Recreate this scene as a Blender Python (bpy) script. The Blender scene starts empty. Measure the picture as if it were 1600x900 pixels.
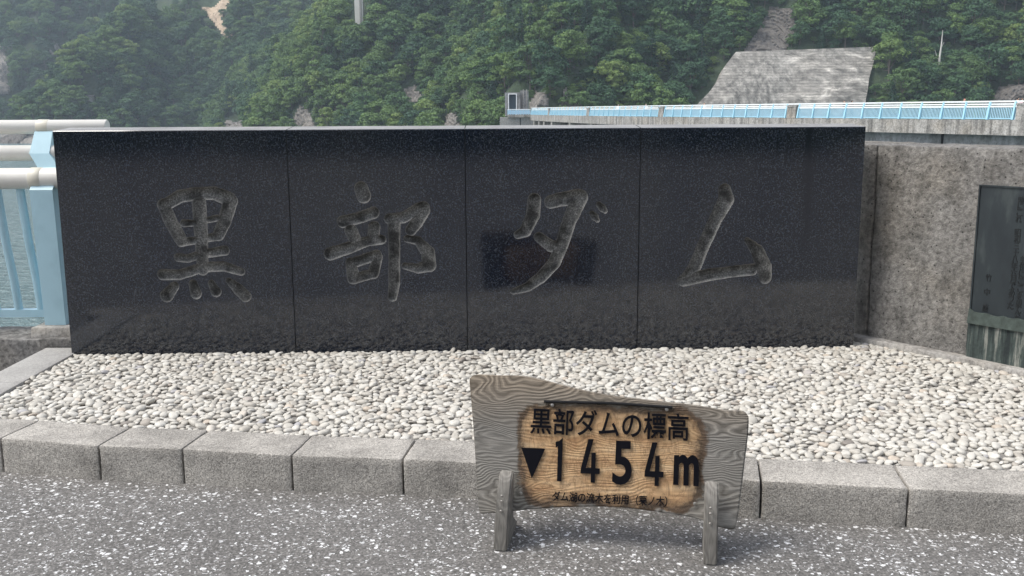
import bpy, bmesh, math, random
import numpy as np
from mathutils import Vector, Matrix, noise as mnoise
R_ = math.radians
scene = bpy.context.scene
COL = scene.collection
random.seed(7); rng = np.random.default_rng(7)

# ------------------------------------------------------------------ camera
F = 1540.0; CAMH = 1.5
cam_d = bpy.data.cameras.new('camera'); cam = bpy.data.objects.new('camera', cam_d); COL.objects.link(cam)
cam_d.sensor_width = 36; cam_d.lens = 36*F/1600; cam_d.clip_start = 0.05; cam_d.clip_end = 6000
rot = Matrix.Rotation(R_(90-10.2), 3, 'X') @ Matrix.Rotation(R_(-0.28), 3, 'Z')
cam.matrix_world = Matrix.Translation((0, 0, CAMH)) @ rot.to_4x4()
scene.camera = cam
# ------------------------------------------------------------------ world, sun, exposure
SUN_EL, SUN_AZ = 57, -104
w = bpy.data.worlds.new('World'); scene.world = w; w.use_nodes = True
nt = w.node_tree; bg = nt.nodes['Background']
sky = nt.nodes.new('ShaderNodeTexSky'); sky.sky_type = 'NISHITA'; sky.sun_disc = False
sky.sun_elevation = R_(SUN_EL); sky.sun_rotation = R_(SUN_AZ); sky.altitude = 1450
sky.air_density = 1.0; sky.dust_density = 4.0; sky.ozone_density = 1.0
hs = nt.nodes.new('ShaderNodeHueSaturation'); hs.inputs['Saturation'].default_value = 0.36
nt.links.new(sky.outputs[0], hs.inputs['Color']); nt.links.new(hs.outputs[0], bg.inputs['Color'])
bg.inputs['Strength'].default_value = 0.15
sl = bpy.data.lights.new('sun', 'SUN'); sl.energy = 1.5; sl.angle = R_(28); sl.color = (1.0, 0.945, 0.86)
so = bpy.data.objects.new('sun', sl); COL.objects.link(so)
to_sun = Vector((math.sin(R_(SUN_AZ))*math.cos(R_(SUN_EL)), math.cos(R_(SUN_AZ))*math.cos(R_(SUN_EL)), math.sin(R_(SUN_EL))))
so.rotation_euler = to_sun.to_track_quat('Z', 'Y').to_euler(); so.location = (0, 0, 40)
scene.view_settings.view_transform = 'Standard'; scene.view_settings.look = 'None'
scene.view_settings.exposure = 1.05; scene.view_settings.gamma = 1.0
scene.render.engine = 'CYCLES'
scene.cycles.max_bounces = 8; scene.cycles.transparent_max_bounces = 12; scene.cycles.volume_bounces = 0
scene.cycles.caustics_reflective = False; scene.cycles.caustics_refractive = False

# ------------------------------------------------------------------ helpers
def ray(px, py): return rot @ Vector(((px-800)/F, -(py-450)/F, -1))
C0 = Vector((0, 0, CAMH))
def atz(px, py, z):
    d = ray(px, py); return C0 + d*((z-CAMH)/d.z)
def aty(px, py, Y):
    d = ray(px, py); return C0 + d*(Y/d.y)
def atplane(px, py, p, n):
    d = ray(px, py); return C0 + d*((p-C0).dot(n)/d.dot(n))
def proj(p):
    q = rot.transposed() @ (Vector(p)-C0); return 800-F*q.x/q.z, 450+F*q.y/q.z
def inpoly(x, y, poly):
    c = False; j = len(poly)-1
    for i in range(len(poly)):
        xi, yi = poly[i]; xj, yj = poly[j]
        if (yi > y) != (yj > y) and x < (xj-xi)*(y-yi)/(yj-yi)+xi: c = not c
        j = i
    return c

def tag(o, label=None, cat=None, group=None, kind=None):
    if label: o['label'] = label
    if cat: o['category'] = cat
    if group: o['group'] = group
    if kind: o['kind'] = kind
    return o
def empty(name, loc, label, cat, group=None):
    o = bpy.data.objects.new(name, None); COL.objects.link(o); o.location = loc; o.empty_display_size = .1
    return tag(o, label, cat, group)
def link(name, me, parent=None):
    o = bpy.data.objects.new(name, me); COL.objects.link(o)
    if parent is not None:
        o.parent = parent
        off = parent.location if parent.parent is None else Vector((0, 0, 0))   # parts keep world coordinates
        o.matrix_parent_inverse = Matrix.Translation(-off)
    return o
class MB:
    def __init__(s): s.v = []; s.f = []; s.m = []
    def add(s, vs, fs, mi=0):
        b = len(s.v); s.v += [tuple(x) for x in vs]; s.f += [tuple(b+i for i in f) for f in fs]; s.m += [mi]*len(fs)
    def hexa(s, c, mi=0):   # c: 4 bottom (ccw from above), 4 top
        s.add(c, [(3,2,1,0),(4,5,6,7),(0,1,5,4),(1,2,6,5),(2,3,7,6),(3,0,4,7)], mi)
    def box(s, a, b, mi=0):
        x0,y0,z0 = a; x1,y1,z1 = b
        s.hexa([(x0,y0,z0),(x1,y0,z0),(x1,y1,z0),(x0,y1,z0),(x0,y0,z1),(x1,y0,z1),(x1,y1,z1),(x0,y1,z1)], mi)
    def bar(s, a, b, wx, wy, up=(0,0,1), mi=0):
        a = Vector(a); b = Vector(b); d = (b-a).normalized(); u = Vector(up)
        x = d.cross(u)
        if x.length < 1e-4: x = d.cross(Vector((1,0,0)))
        x.normalize(); y = x.cross(d).normalized(); x = x*wx/2; y = y*wy/2
        s.hexa([a-x-y, a+x-y, a+x+y, a-x+y, b-x-y, b+x-y, b+x+y, b-x+y], mi)
    def tube(s, pts, rad, n=16, mi=0, caps=True):
        pts = [Vector(p) for p in pts]; rings = []
        rs = rad if isinstance(rad, (list, tuple)) else [rad]*len(pts)
        for i, p in enumerate(pts):
            d = (pts[min(i+1, len(pts)-1)]-pts[max(i-1, 0)]).normalized()
            u = Vector((0,0,1)) if abs(d.z) < .9 else Vector((0,1,0))
            x = d.cross(u).normalized(); y = x.cross(d)
            rings.append([p+(x*math.cos(t)+y*math.sin(t))*rs[i] for t in [2*math.pi*k/n for k in range(n)]])
        vs = [v for r in rings for v in r]; fs = []
        for i in range(len(pts)-1):
            for k in range(n):
                fs.append((i*n+k, i*n+(k+1) % n, (i+1)*n+(k+1) % n, (i+1)*n+k))
        if caps:
            fs.append(tuple(range(n))[::-1]); fs.append(tuple((len(pts)-1)*n+k for k in range(n)))
        s.add(vs, fs, mi)
    def prism(s, poly, n, depth, mi=0):   # poly: 3d outline, extruded to -n*depth
        poly = [Vector(p) for p in poly]; k = len(poly); back = [p-Vector(n)*depth for p in poly]
        s.add(poly+back, [tuple(range(k)), tuple(range(2*k-1, k-1, -1))]+[(i, k+i, k+(i+1) % k, (i+1) % k) for i in range(k)], mi)
    def mesh(s, name, mats):
        me = bpy.data.meshes.new(name); me.from_pydata(s.v, [], s.f)
        for m in (mats if isinstance(mats, (list, tuple)) else [mats]): me.materials.append(m)
        me.polygons.foreach_set('material_index', s.m); me.update()
        bm = bmesh.new(); bm.from_mesh(me); bmesh.ops.recalc_face_normals(bm, faces=bm.faces); bm.to_mesh(me); bm.free()
        return me
    def build(s, name, mats, parent=None, smooth=None):
        me = s.mesh(name, mats)
        if smooth: smooth_by_angle(me, smooth)
        return link(name, me, parent)
def smooth_by_angle(me, deg):
    me.polygons.foreach_set('use_smooth', [True]*len(me.polygons))
    me.set_sharp_from_angle(angle=R_(deg))
def rough_block(name, c8, mat, parent=None, bevel=.008, cell=.03, amp=.002, seed=0, segs=2):
    """bevelled, subdivided and slightly worn stone or concrete block"""
    mb = MB(); mb.hexa(c8); bm = bmesh.new()
    vs = [bm.verts.new(v) for v in mb.v]
    for f in mb.f: bm.faces.new([vs[i] for i in f])
    bmesh.ops.recalc_face_normals(bm, faces=bm.faces)
    bmesh.ops.bevel(bm, geom=list(bm.edges), offset=bevel, segments=segs, affect='EDGES', profile=.5)
    for _ in range(7):
        es = [e for e in bm.edges if e.calc_length() > cell*1.6]
        if not es: break
        bmesh.ops.subdivide_edges(bm, edges=es, cuts=1, use_grid_fill=True)
    bmesh.ops.triangulate(bm, faces=[f for f in bm.faces if len(f.verts) > 4])
    bm.normal_update()
    for v in bm.verts:
        p = v.co*9+Vector((seed*3.7, 0, 0)); q = v.co*38+Vector((0, seed, 0))
        v.co = v.co+v.normal*(mnoise.noise(p)*amp+mnoise.noise(q)*amp*.6)
    me = bpy.data.meshes.new(name); bm.to_mesh(me); bm.free(); me.materials.append(mat)
    smooth_by_angle(me, 40)
    return link(name, me, parent)

# ------------------------------------------------------------------ material helpers
class N:
    def __init__(s, name):
        s.m = bpy.data.materials.new(name); s.m.use_nodes = True; s.t = s.m.node_tree
        s.b = s.t.nodes['Principled BSDF']
    def n(s, typ, **kw):
        nd = s.t.nodes.new(typ)
        for k, v in kw.items():
            if k in nd.inputs.keys() if not hasattr(nd, k) else False: nd.inputs[k].default_value = v
            else: setattr(nd, k, v)
        return nd
    def l(s, a, b): s.t.links.new(a, b)
    def coord(s, scale=(1,1,1), which='Object'):
        tc = s.n('ShaderNodeTexCoord'); mp = s.n('ShaderNodeMapping'); mp.inputs['Scale'].default_value = scale
        s.l(tc.outputs[which], mp.inputs[0]); return mp.outputs[0]
    def noise(s, vec, scale, detail=4, rough=.55, dist=0):
        nd = s.n('ShaderNodeTexNoise'); nd.inputs['Scale'].default_value = scale; nd.inputs['Detail'].default_value = detail
        nd.inputs['Roughness'].default_value = rough; nd.inputs['Distortion'].default_value = dist
        if vec is not None: s.l(vec, nd.inputs['Vector'])
        return nd.outputs['Fac']
    def ramp(s, fac, stops, interp='LINEAR'):
        nd = s.n('ShaderNodeValToRGB'); cr = nd.color_ramp; cr.interpolation = interp
        while len(cr.elements) < len(stops): cr.elements.new(.5)
        for e, (p, c) in zip(cr.elements, stops):
            e.position = p; e.color = (c, c, c, 1) if isinstance(c, (int, float)) else (*c, 1)
        s.l(fac, nd.inputs[0]); return nd.outputs[0]
    def mix(s, fac, a, b, blend='MIX'):
        nd = s.n('ShaderNodeMix'); nd.data_type = 'RGBA'; nd.blend_type = blend
        for ix, v in ((0, fac), (6, a), (7, b)):
            inp = nd.inputs[ix]
            if hasattr(v, 'is_output'): s.l(v, inp)
            elif isinstance(v, (int, float)): inp.default_value = v if ix == 0 else (v, v, v, 1)
            else: inp.default_value = (*v, 1)
        return nd.outputs[2]
    def math(s, op, a, b=0, c=0):
        nd = s.n('ShaderNodeMath'); nd.operation = op
        for i, v in enumerate((a, b, c)):
            if hasattr(v, 'is_output'): s.l(v, nd.inputs[i])
            else: nd.inputs[i].default_value = v
        return nd.outputs[0]
    def bump(s, h, strength=.5, dist=.01):
        nd = s.n('ShaderNodeBump'); nd.inputs['Strength'].default_value = strength; nd.inputs['Distance'].default_value = dist
        s.l(h, nd.inputs['Height']); s.l(nd.outputs[0], s.b.inputs['Normal'])
    def base(s, c):
        if hasattr(c, 'is_output'): s.l(c, s.b.inputs['Base Color'])
        else: s.b.inputs['Base Color'].default_value = (*c, 1)
    def rough(s, r):
        if hasattr(r, 'is_output'): s.l(r, s.b.inputs['Roughness'])
        else: s.b.inputs['Roughness'].default_value = r
def simple(name, c, rough=.6, metal=0, var=0, vscale=20):
    k = N(name); k.rough(rough); k.b.inputs['Metallic'].default_value = metal
    if var:
        f = k.noise(k.coord(), vscale, 5); k.base(k.mix(f, tuple(x*(1-var) for x in c), tuple(min(1, x*(1+var)) for x in c)))
    else: k.base(c)
    return k.m
M = {}
# asphalt with white flakes
k = N('asphalt'); v = k.coord()
wv = k.n('ShaderNodeTexNoise'); wv.inputs['Scale'].default_value = 60; wv.inputs['Detail'].default_value = 3; k.l(v, wv.inputs['Vector'])
warp = k.mix(.016, v, wv.outputs['Color'], 'LINEAR_LIGHT')
def flakes(scale, thr, size):
    vo = k.n('ShaderNodeTexVoronoi'); vo.inputs['Scale'].default_value = scale; vo.inputs['Randomness'].default_value = 1
    k.l(warp, vo.inputs['Vector'])
    sp = k.n('ShaderNodeSeparateColor'); k.l(vo.outputs['Color'], sp.inputs[0])
    dens = k.noise(v, 2.3, 4); thr2 = k.math('MULTIPLY_ADD', dens, .5, thr-.25)
    on = k.math('LESS_THAN', sp.outputs[0], thr2)
    rr = k.math('MULTIPLY', sp.outputs[1], size)
    ins = k.ramp(k.math('SUBTRACT', rr, vo.outputs['Distance']), [(0, 0), (.09, 1)])
    return k.math('MULTIPLY', on, ins)
fl = k.math('MAXIMUM', k.math('MAXIMUM', flakes(52, .23, .55), flakes(92, .26, .60)), k.math('MULTIPLY', flakes(64, .42, .5), .35))
ag = k.n('ShaderNodeTexVoronoi'); ag.inputs['Scale'].default_value = 150; k.l(v, ag.inputs['Vector']); asp = k.n('ShaderNodeSeparateColor'); k.l(ag.outputs['Color'], asp.inputs[0])
stones = k.ramp(asp.outputs[1], [(0, .04), (.35, .09), (.7, .15), (.9, .26), (1, .40)])
base = k.mix(.45, k.ramp(k.noise(v, 75, 5, .8), [(.36, .045), (.5, .135), (.64, .26)]), stones)
big = k.ramp(k.noise(v, 1.6, 4), [(.3, .85), (.7, 1.12)])
base = k.mix(1, base, big, 'MULTIPLY')
base = k.mix(1, base, (1.0, .955, .90), 'MULTIPLY')
fc = k.ramp(k.noise(v, 90, 2), [(.3, .46), (.6, .76)])
k.base(k.mix(fl, base, fc)); k.rough(.88)
k.bump(k.math('ADD', k.noise(v, 220, 3, .7), k.math('MULTIPLY', fl, .35)), .5, .003); M['asphalt'] = k.m
# grey granite kerb
def granite(name, lo, hi, tint, dirt=.35, bs=.4):
    k = N(name); v = k.coord()
    s1 = k.noise(v, 190, 2, .7); s2 = k.noise(v, 70, 4, .6)
    c = k.ramp(s1, [(.32, lo), (.5, (lo+hi)/2), (.68, hi)])
    c = k.mix(1, c, k.ramp(s2, [(.3, .8), (.7, 1.15)]), 'MULTIPLY')
    c = k.mix(1, c, k.ramp(k.noise(v, 4.5, 5, .65), [(.32, 1-dirt), (.62, 1.05)]), 'MULTIPLY')
    k.base(k.mix(1, c, tint, 'MULTIPLY')); k.rough(.85); k.bump(k.math('ADD', s1, k.math('MULTIPLY', s2, 2)), bs, .004)
    return k.m
M['kerb'] = granite('kerb_granite', .19, .60, (1, .94, .85), .36, .6)
M['border'] = granite('border_granite', .27, .47, (1, .97, .92), .15, .2)
# polished black granite
k = N('black_granite'); v = k.coord()
s1 = k.noise(v, 105, 3, .8); vo = k.n('ShaderNodeTexVoronoi'); vo.inputs['Scale'].default_value = 190; k.l(v, vo.inputs['Vector'])
sp = k.n('ShaderNodeSeparateColor'); k.l(vo.outputs['Color'], sp.inputs[0])
c = k.ramp(s1, [(.38, (.002, .004, .010)), (.54, (.010, .0145, .025)), (.72, (.050, .059, .077))])
c = k.mix(k.math('GREATER_THAN', sp.outputs[0], .95), c, (.045, .05, .058))
stain = k.ramp(k.noise(k.coord((1.2, 1.2, .35)), 2.2, 5, .6), [(.38, 0.0), (.75, 1.0)])
c = k.mix(k.math('MULTIPLY', stain, .22), c, (.05, .052, .05))
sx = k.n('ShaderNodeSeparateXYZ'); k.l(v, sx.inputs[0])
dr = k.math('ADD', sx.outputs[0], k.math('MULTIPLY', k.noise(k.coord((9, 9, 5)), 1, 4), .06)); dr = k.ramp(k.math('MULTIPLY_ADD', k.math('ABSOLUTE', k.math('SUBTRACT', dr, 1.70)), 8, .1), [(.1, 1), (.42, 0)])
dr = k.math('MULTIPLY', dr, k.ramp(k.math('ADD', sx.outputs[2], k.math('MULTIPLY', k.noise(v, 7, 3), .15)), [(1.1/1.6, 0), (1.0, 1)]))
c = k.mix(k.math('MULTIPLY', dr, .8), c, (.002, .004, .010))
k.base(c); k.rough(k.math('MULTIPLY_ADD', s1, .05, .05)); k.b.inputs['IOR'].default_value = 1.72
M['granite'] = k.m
M['sawn'] = granite('sawn_granite', .20, .36, (1, 1, 1), .25, .3)
k = N('carved_granite'); v = k.coord()
s1 = k.noise(v, 120, 3, .8); c = k.ramp(s1, [(.3, .025), (.5, .095), (.7, .25)])
c = k.mix(1, c, k.ramp(k.noise(v, 14, 4), [(.36, .32), (.54, 1.12)]), 'MULTIPLY')
at = k.n('ShaderNodeAttribute'); at.attribute_name = 'rim'; c = k.mix(k.math('MULTIPLY', at.outputs['Fac'], .28), c, .34)  # paler band inside the stroke outline: lit edge of the cut painted into the colour
k.base(k.mix(1, c, (1, 1, .965), 'MULTIPLY')); k.rough(.85); k.bump(s1, .5, .003); M['carved'] = k.m
# white pebbles, one colour per stone through the point attribute 'tone'
k = N('pebble'); at = k.n('ShaderNodeAttribute'); at.attribute_name = 'tone'; v = k.coord()
c = k.ramp(at.outputs['Fac'], [(0, (.16, .15, .14)), (.12, (.30, .265, .23)), (.3, (.43, .40, .35)), (.6, (.53, .505, .45)), (.82, (.62, .60, .55)), (.93, (.50, .43, .35)), (1, (.40, .39, .39))])
c = k.mix(1, c, k.ramp(k.noise(v, 60, 4, .6), [(.3, .84), (.7, 1.06)]), 'MULTIPLY')
k.base(c); k.rough(.62); M['pebble'] = k.m
k = N('mortar'); v = k.coord(); c = k.ramp(k.noise(v, 140, 4, .7), [(.3, .10), (.7, .34)])
k.base(k.mix(1, c, (1, .95, .88), 'MULTIPLY')); k.rough(.95); k.bump(k.noise(v, 180, 3), .7, .004); M['mortar'] = k.m
# weathered concrete
def concrete(name, lo, hi, tint, sc=1.0, bs=.5, bd=.01, pit=.0, vs=.35):
    k = N(name); v = k.coord((sc, sc, sc))
    n1 = k.noise(v, 34, 7, .72); n2 = k.noise(v, 5, 6, .66); n3 = k.noise(k.coord((sc*5, sc*5, sc*.5)), 2, 5, .6)
    c = k.ramp(n1, [(.3, lo*.6), (.46, lo*.5+hi*.42), (.62, hi), (.74, hi*1.25)])
    c = k.mix(1, c, k.ramp(n2, [(.3, .58), (.48, .95), (.7, 1.2)]), 'MULTIPLY')
    c = k.mix(1, c, k.ramp(n3, [(.34, 1-vs), (.5, 1), (.7, 1+vs*.5)]), 'MULTIPLY')
    c = k.mix(k.ramp(k.noise(v, 2.2, 4), [(.45, 0), (.7, .5)]), c, k.mix(1, c, (.95, .86, .72), 'MULTIPLY'))
    if pit:
        vo = k.n('ShaderNodeTexVoronoi'); vo.inputs['Scale'].default_value = 26; k.l(v, vo.inputs['Vector'])
        c = k.mix(k.math('MULTIPLY', k.math('LESS_THAN', vo.outputs['Distance'], .13), pit), c, .02)
    k.base(k.mix(1, c, tint, 'MULTIPLY')); k.rough(.92); k.bump(k.math('ADD', n1, n2), bs, bd); return k.m
M['wall'] = concrete('rough_concrete', .135, .31, (1, .955, .885), 1, 1, .022, .8, .22)
M['base'] = concrete('dark_concrete', .10, .30, (1, .97, .93), 1, .8, .014, .6)
M['smooth_conc'] = concrete('smooth_concrete', .26, .40, (1, .97, .92), 1.5, .3, .006)
M['ledge'] = concrete('ledge_concrete', .26, .42, (1, .96, .90), 1.5, .4, .006)
M['dam'] = concrete('dam_concrete', .18, .40, (1, .95, .88), .22, .3, .05, 0, .5)
M['dam_dark'] = concrete('dam_body_concrete', .20, .30, (.97, .98, 1), .1, .3, .05)
# stained sill under the plaque
k = N('stained_concrete'); v = k.coord(); st = k.noise(k.coord((14, 14, 1.2)), 1.6, 5, .65, .4)
c = k.ramp(st, [(.38, (.016, .024, .025)), (.50, (.055, .075, .068)), (.58, (.22, .225, .20)), (.72, (.50, .49, .45))])
k.base(k.mix(1, c, k.ramp(k.noise(v, 60, 4), [(.3, .75), (.7, 1.1)]), 'MULTIPLY')); k.rough(.8); k.bump(k.noise(v, 50, 4), .5, .006); M['sill'] = k.m
k = N('plaque_bronze'); v = k.coord((1, 1, .35)); f = k.noise(v, 9, 5, .6)
k.base(k.ramp(f, [(.3, (.012, .017, .021)), (.55, (.022, .030, .034)), (.78, (.065, .078, .076))])); k.b.inputs['Metallic'].default_value = .15
k.rough(k.math('MULTIPLY_ADD', f, .3, .42)); M['bronze'] = k.m
M['bronze_dark'] = simple('bronze_letter', (.006, .008, .009), .5, .1)
M['bronze_green'] = simple('bronze_rim', (.045, .060, .052), .85, 0, .9, 30)
# railing paints
k = N('blue_paint'); v = k.coord(); k.base(k.mix(k.ramp(k.noise(v, 9, 5), [(.45, 0), (.8, .5)]), (.40, .59, .67), (.29, .45, .52))); k.rough(.42); M['blue'] = k.m
k = N('white_paint'); v = k.coord(); k.base(k.mix(k.ramp(k.noise(v, 6, 5), [(.4, 0), (.75, .5)]), (.74, .72, .67), (.60, .57, .51))); k.rough(.38); M['white'] = k.m
M['collar'] = simple('collar_paint', (.62, .59, .50), .45, 0, .06, 20)
M['far_blue'] = simple('far_blue_paint', (.33, .58, .70), .5, 0, .12, .8)
M['far_panel'] = simple('far_panel_paint', (.38, .60, .71), .5, 0, .12, .8)
M['far_white'] = simple('far_white_paint', (.80, .82, .82), .5)
# weathered wood with contour-like grain; local board coords
def wood(name, burned, zeb=1.0):
    k = N(name); v = k.coord((1, 1, 1))
    sx = k.n('ShaderNodeSeparateXYZ'); k.l(v, sx.inputs[0])
    low = k.noise(k.coord((2.2, 1, 5.0)), 1.35, 2, .45, .6)
    ph = k.math('MULTIPLY_ADD', low, 20, k.math('MULTIPLY', sx.outputs[2], 62))
    ph = k.math('ADD', ph, k.math('MULTIPLY', k.noise(k.coord((4, 1, 16)), 3, 3, .6), .6))
    ring = k.math('SINE', k.math('MULTIPLY', ph, 6.283))
    ringf = k.math('MULTIPLY_ADD', k.math('MULTIPLY', ring, k.ramp(k.noise(v, 4, 4), [(.3, .5*zeb), (.6, zeb)])), .5, .5)
    fib = k.noise(k.coord((6, 6, 170)), 2.5, 4, .65)
    c = k.ramp(ringf, [(0, (.125, .115, .10)), (.2, (.20, .187, .166)), (.75, (.25, .235, .21)), (1, (.36, .34, .305))])
    c = k.mix(1, c, k.ramp(fib, [(.3, .58), (.7, 1.25)]), 'MULTIPLY')
    c = k.mix(1, c, k.ramp(k.noise(v, 3.2, 4), [(.3, .78), (.7, 1.15)]), 'MULTIPLY')
    if burned:
        topw = k.math('MULTIPLY', k.ramp(sx.outputs[2], [(.40, 0), (.56, 1)]), .55)
        c = k.mix(topw, c, k.mix(1, c, (1.25, 1.0, .74), 'MULTIPLY'))
        # fresh brown wood under the cover plate: rounded-rectangle field with a charred rim
        X = k.math('ABSOLUTE', k.math('SUBTRACT', sx.outputs[0], burned[0])); Z = k.math('ABSOLUTE', k.math('SUBTRACT', k.math('ADD', sx.outputs[2], k.math('MULTIPLY', sx.outputs[0], burned[4])), burned[1]))
        r = .075
        qx = k.math('MAXIMUM', k.math('SUBTRACT', X, burned[2]-r), 0); qz = k.math('MAXIMUM', k.math('SUBTRACT', Z, burned[3]-r), 0)
        d = k.math('SUBTRACT', k.math('SQRT', k.math('ADD', k.math('MULTIPLY', qx, qx), k.math('MULTIPLY', qz, qz))), r)
        d = k.math('ADD', d, k.math('MULTIPLY_ADD', k.noise(v, 11, 6, .68), .10, -.052))
        ins = k.ramp(k.math('MULTIPLY_ADD', d, 10, .5), [(.46, 1), (.56, 0)])
        char = k.ramp(k.math('MULTIPLY_ADD', d, 10, .5), [(.0, 0), (.26, .45), (.40, 1), (.50, .95), (.62, 0)])
        char = k.math('MULTIPLY', char, k.ramp(k.noise(v, 7, 5, .65), [(.30, .25), (.48, 1)]))
        vein = k.noise(k.coord((7, 1, 3.2)), 3.5, 5, .6, 1.8)
        vl = k.ramp(k.math('ABSOLUTE', k.math('SUBTRACT', vein, .5)), [(0, 1), (.018, .35), (.05, 0)])
        br = k.ramp(k.noise(k.coord((1.3, 1, 5)), 5, 5, .6, .5), [(.28, (.38, .205, .095)), (.48, (.58, .365, .19)), (.70, (.74, .52, .31))])
        br = k.mix(1, br, k.ramp(ringf, [(0, .84), (1, 1.06)]), 'MULTIPLY')
        br = k.mix(1, br, k.ramp(fib, [(.3, .85), (.7, 1.08)]), 'MULTIPLY')
        br = k.mix(k.math('MULTIPLY', vl, .55), br, (.10, .05, .025))
        c = k.mix(ins, c, br); c = k.mix(k.math('MULTIPLY', char, .88), c, (.030, .020, .016))
    k.base(c); k.rough(.82); k.bump(k.math('ADD', k.math('MULTIPLY', ringf, .8), fib), .55, .003)
    return k.m
M['post_wood'] = wood('support_wood', None, .65)
k = N('letter_black'); k.base((.004, .004, .007)); k.rough(.3); k.b.inputs['Specular IOR Level'].default_value = .25; M['letter'] = k.m
M['screw'] = simple('screw_steel', (.35, .33, .30), .4, .8)
M['rubber'] = simple('black_strip', (.006, .006, .007), .9)
k = N('clear_acrylic')
tr = k.n('ShaderNodeBsdfTransparent'); gl = k.n('ShaderNodeBsdfGlossy'); gl.inputs['Roughness'].default_value = .12
fr = k.n('ShaderNodeLayerWeight'); fr.inputs['Blend'].default_value = .08; mx = k.n('ShaderNodeMixShader')
tr.inputs[0].default_value = (.99, .99, .985, 1)
k.l(k.math('MULTIPLY_ADD', k.math('POWER', fr.outputs['Facing'], 4), .25, .02), mx.inputs[0]); k.l(tr.outputs[0], mx.inputs[1]); k.l(gl.outputs[0], mx.inputs[2])
k.l(mx.outputs[0], k.t.nodes['Material Output'].inputs['Surface']); M['acrylic'] = k.m
# landscape
def leaf(name, dark, light, yellow):
    k = N(name); oi = k.n('ShaderNodeObjectInfo'); v = k.coord()
    c = k.ramp(oi.outputs['Random'], [(0, dark), (.45, tuple((a+b)/2 for a, b in zip(dark, light))), (.8, light), (1, yellow)])
    c = k.mix(1, c, k.ramp(k.noise(v, .9, 3), [(.3, .7), (.7, 1.3)]), 'MULTIPLY')
    k.base(c); k.rough(.65); k.b.inputs['Specular IOR Level'].default_value = .25
    tl = k.n('ShaderNodeBsdfTranslucent'); k.l(c, tl.inputs['Color']); mx = k.n('ShaderNodeMixShader'); mx.inputs[0].default_value = .18
    k.l(k.b.outputs[0], mx.inputs[1]); k.l(tl.outputs[0], mx.inputs[2]); k.l(mx.outputs[0], k.t.nodes['Material Output'].inputs['Surface'])
    return k.m
M['leaf'] = leaf('broadleaf_foliage', (.034, .080, .042), (.075, .145, .058), (.110, .185, .058))
M['leaf_light'] = leaf('bright_foliage', (.080, .140, .048), (.120, .195, .058), (.180, .245, .070))
M['needle'] = leaf('conifer_foliage', (.022, .058, .036), (.042, .094, .048), (.058, .115, .048))
M['bark'] = simple('bark', (.12, .10, .08), .9, 0, .3, 2)
M['deadwood'] = simple('dead_wood', (.55, .53, .48), .8, 0, .15, 2)
k = N('hillside'); v = k.coord(); n1 = k.noise(v, .25, 5); sx = k.n('ShaderNodeSeparateXYZ'); k.l(v, sx.inputs[0])
gr = k.ramp(n1, [(.3, (.020, .036, .018)), (.7, (.045, .070, .030))]); rk = k.ramp(k.noise(v, .6, 6, .7), [(.3, (.10, .09, .08)), (.7, (.34, .32, .29))])
sh = k.ramp(k.math('ADD', k.math('MULTIPLY', sx.outputs[2], .06), k.math('MULTIPLY', n1, .3)), [(0, 1), (.02, 0)])
sh = k.ramp(k.math('MULTIPLY_ADD', k.math('ADD', sx.outputs[2], k.math('MULTIPLY', n1, 5)), .05, .7), [(.32, 1), (.42, 0)])
k.base(k.mix(sh, gr, rk)); k.rough(.95); k.bump(k.noise(v, .9, 5), .8, .6); M['hill'] = k.m
def rockmat(name, lo, hi):
    k = N(name); v = k.coord(); n1 = k.noise(k.coord((1, 1, .45)), .9, 6, .7, .3)
    k.base(k.ramp(n1, [(.3, lo), (.7, hi)])); k.rough(.95); k.bump(n1, 1, .8); return k.m
M['rock'] = rockmat('grey_rock', (.07, .065, .06), (.30, .275, .245))
M['rock_dark'] = rockmat('dark_rock', (.05, .047, .045), (.22, .20, .18))
M['earth'] = rockmat('tan_earth', (.34, .25, .17), (.62, .50, .37))
k = N('shotcrete'); v = k.coord()
h1 = k.noise(k.coord((.42, .42, 1.0)), .42, 8, .74, .5); v1 = k.noise(k.coord((1.1, 1.1, .07)), .65, 7, .7, .2)
c = k.ramp(h1, [(.38, (.11, .105, .094)), (.48, (.24, .228, .205)), (.55, (.36, .34, .305)), (.66, (.72, .68, .62))])
side = k.n('ShaderNodeSeparateXYZ'); k.l(v, side.inputs[0])
c2 = k.ramp(v1, [(.34, (.10, .095, .085)), (.5, (.22, .21, .19)), (.66, (.38, .36, .325))])
mk = k.ramp(k.noise(v, .055, 3), [(.42, 0), (.58, 1)])
wl_ = k.n('ShaderNodeTexWave'); wl_.bands_direction = 'Z'; wl_.inputs['Scale'].default_value = .42; wl_.inputs['Distortion'].default_value = 1.2; wl_.inputs['Detail Scale'].default_value = .4; k.l(v, wl_.inputs['Vector'])
c = k.mix(mk, c2, c); c = k.mix(1, c, k.ramp(wl_.outputs['Fac'], [(0, .62), (.12, 1)]), 'MULTIPLY')
k.base(k.mix(1, c, k.ramp(v1, [(.3, .72), (.6, 1.08)]), 'MULTIPLY')); k.rough(.95); k.bump(k.math('ADD', h1, v1), .6, .3); M['shotcrete'] = k.m
k = N('lake_water'); v = k.coord(); k.base((.13, .20, .205)); k.rough(.16); k.b.inputs['IOR'].default_value = 1.33
k.bump(k.math('ADD', k.noise(k.coord((.5, 1.1, 1)), 1.0, 4, .6), k.noise(k.coord((.12, .3, 1)), 1, 3)), 1.0, 1.1); M['water'] = k.m

# ================================================================== ground, kerbs, pebbles
mb = MB(); mb.box((-40, -42, -20), (14, 5.93, 0)); tag(mb.build('pavement', M['asphalt']), kind='structure')
mb = MB(); mb.add([(-900, -60, -14), (900, -60, -14), (900, 1000, -14), (-900, 1000, -14)], [(0, 1, 2, 3)])
tag(mb.build('water', M['water']), kind='structure')

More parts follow.
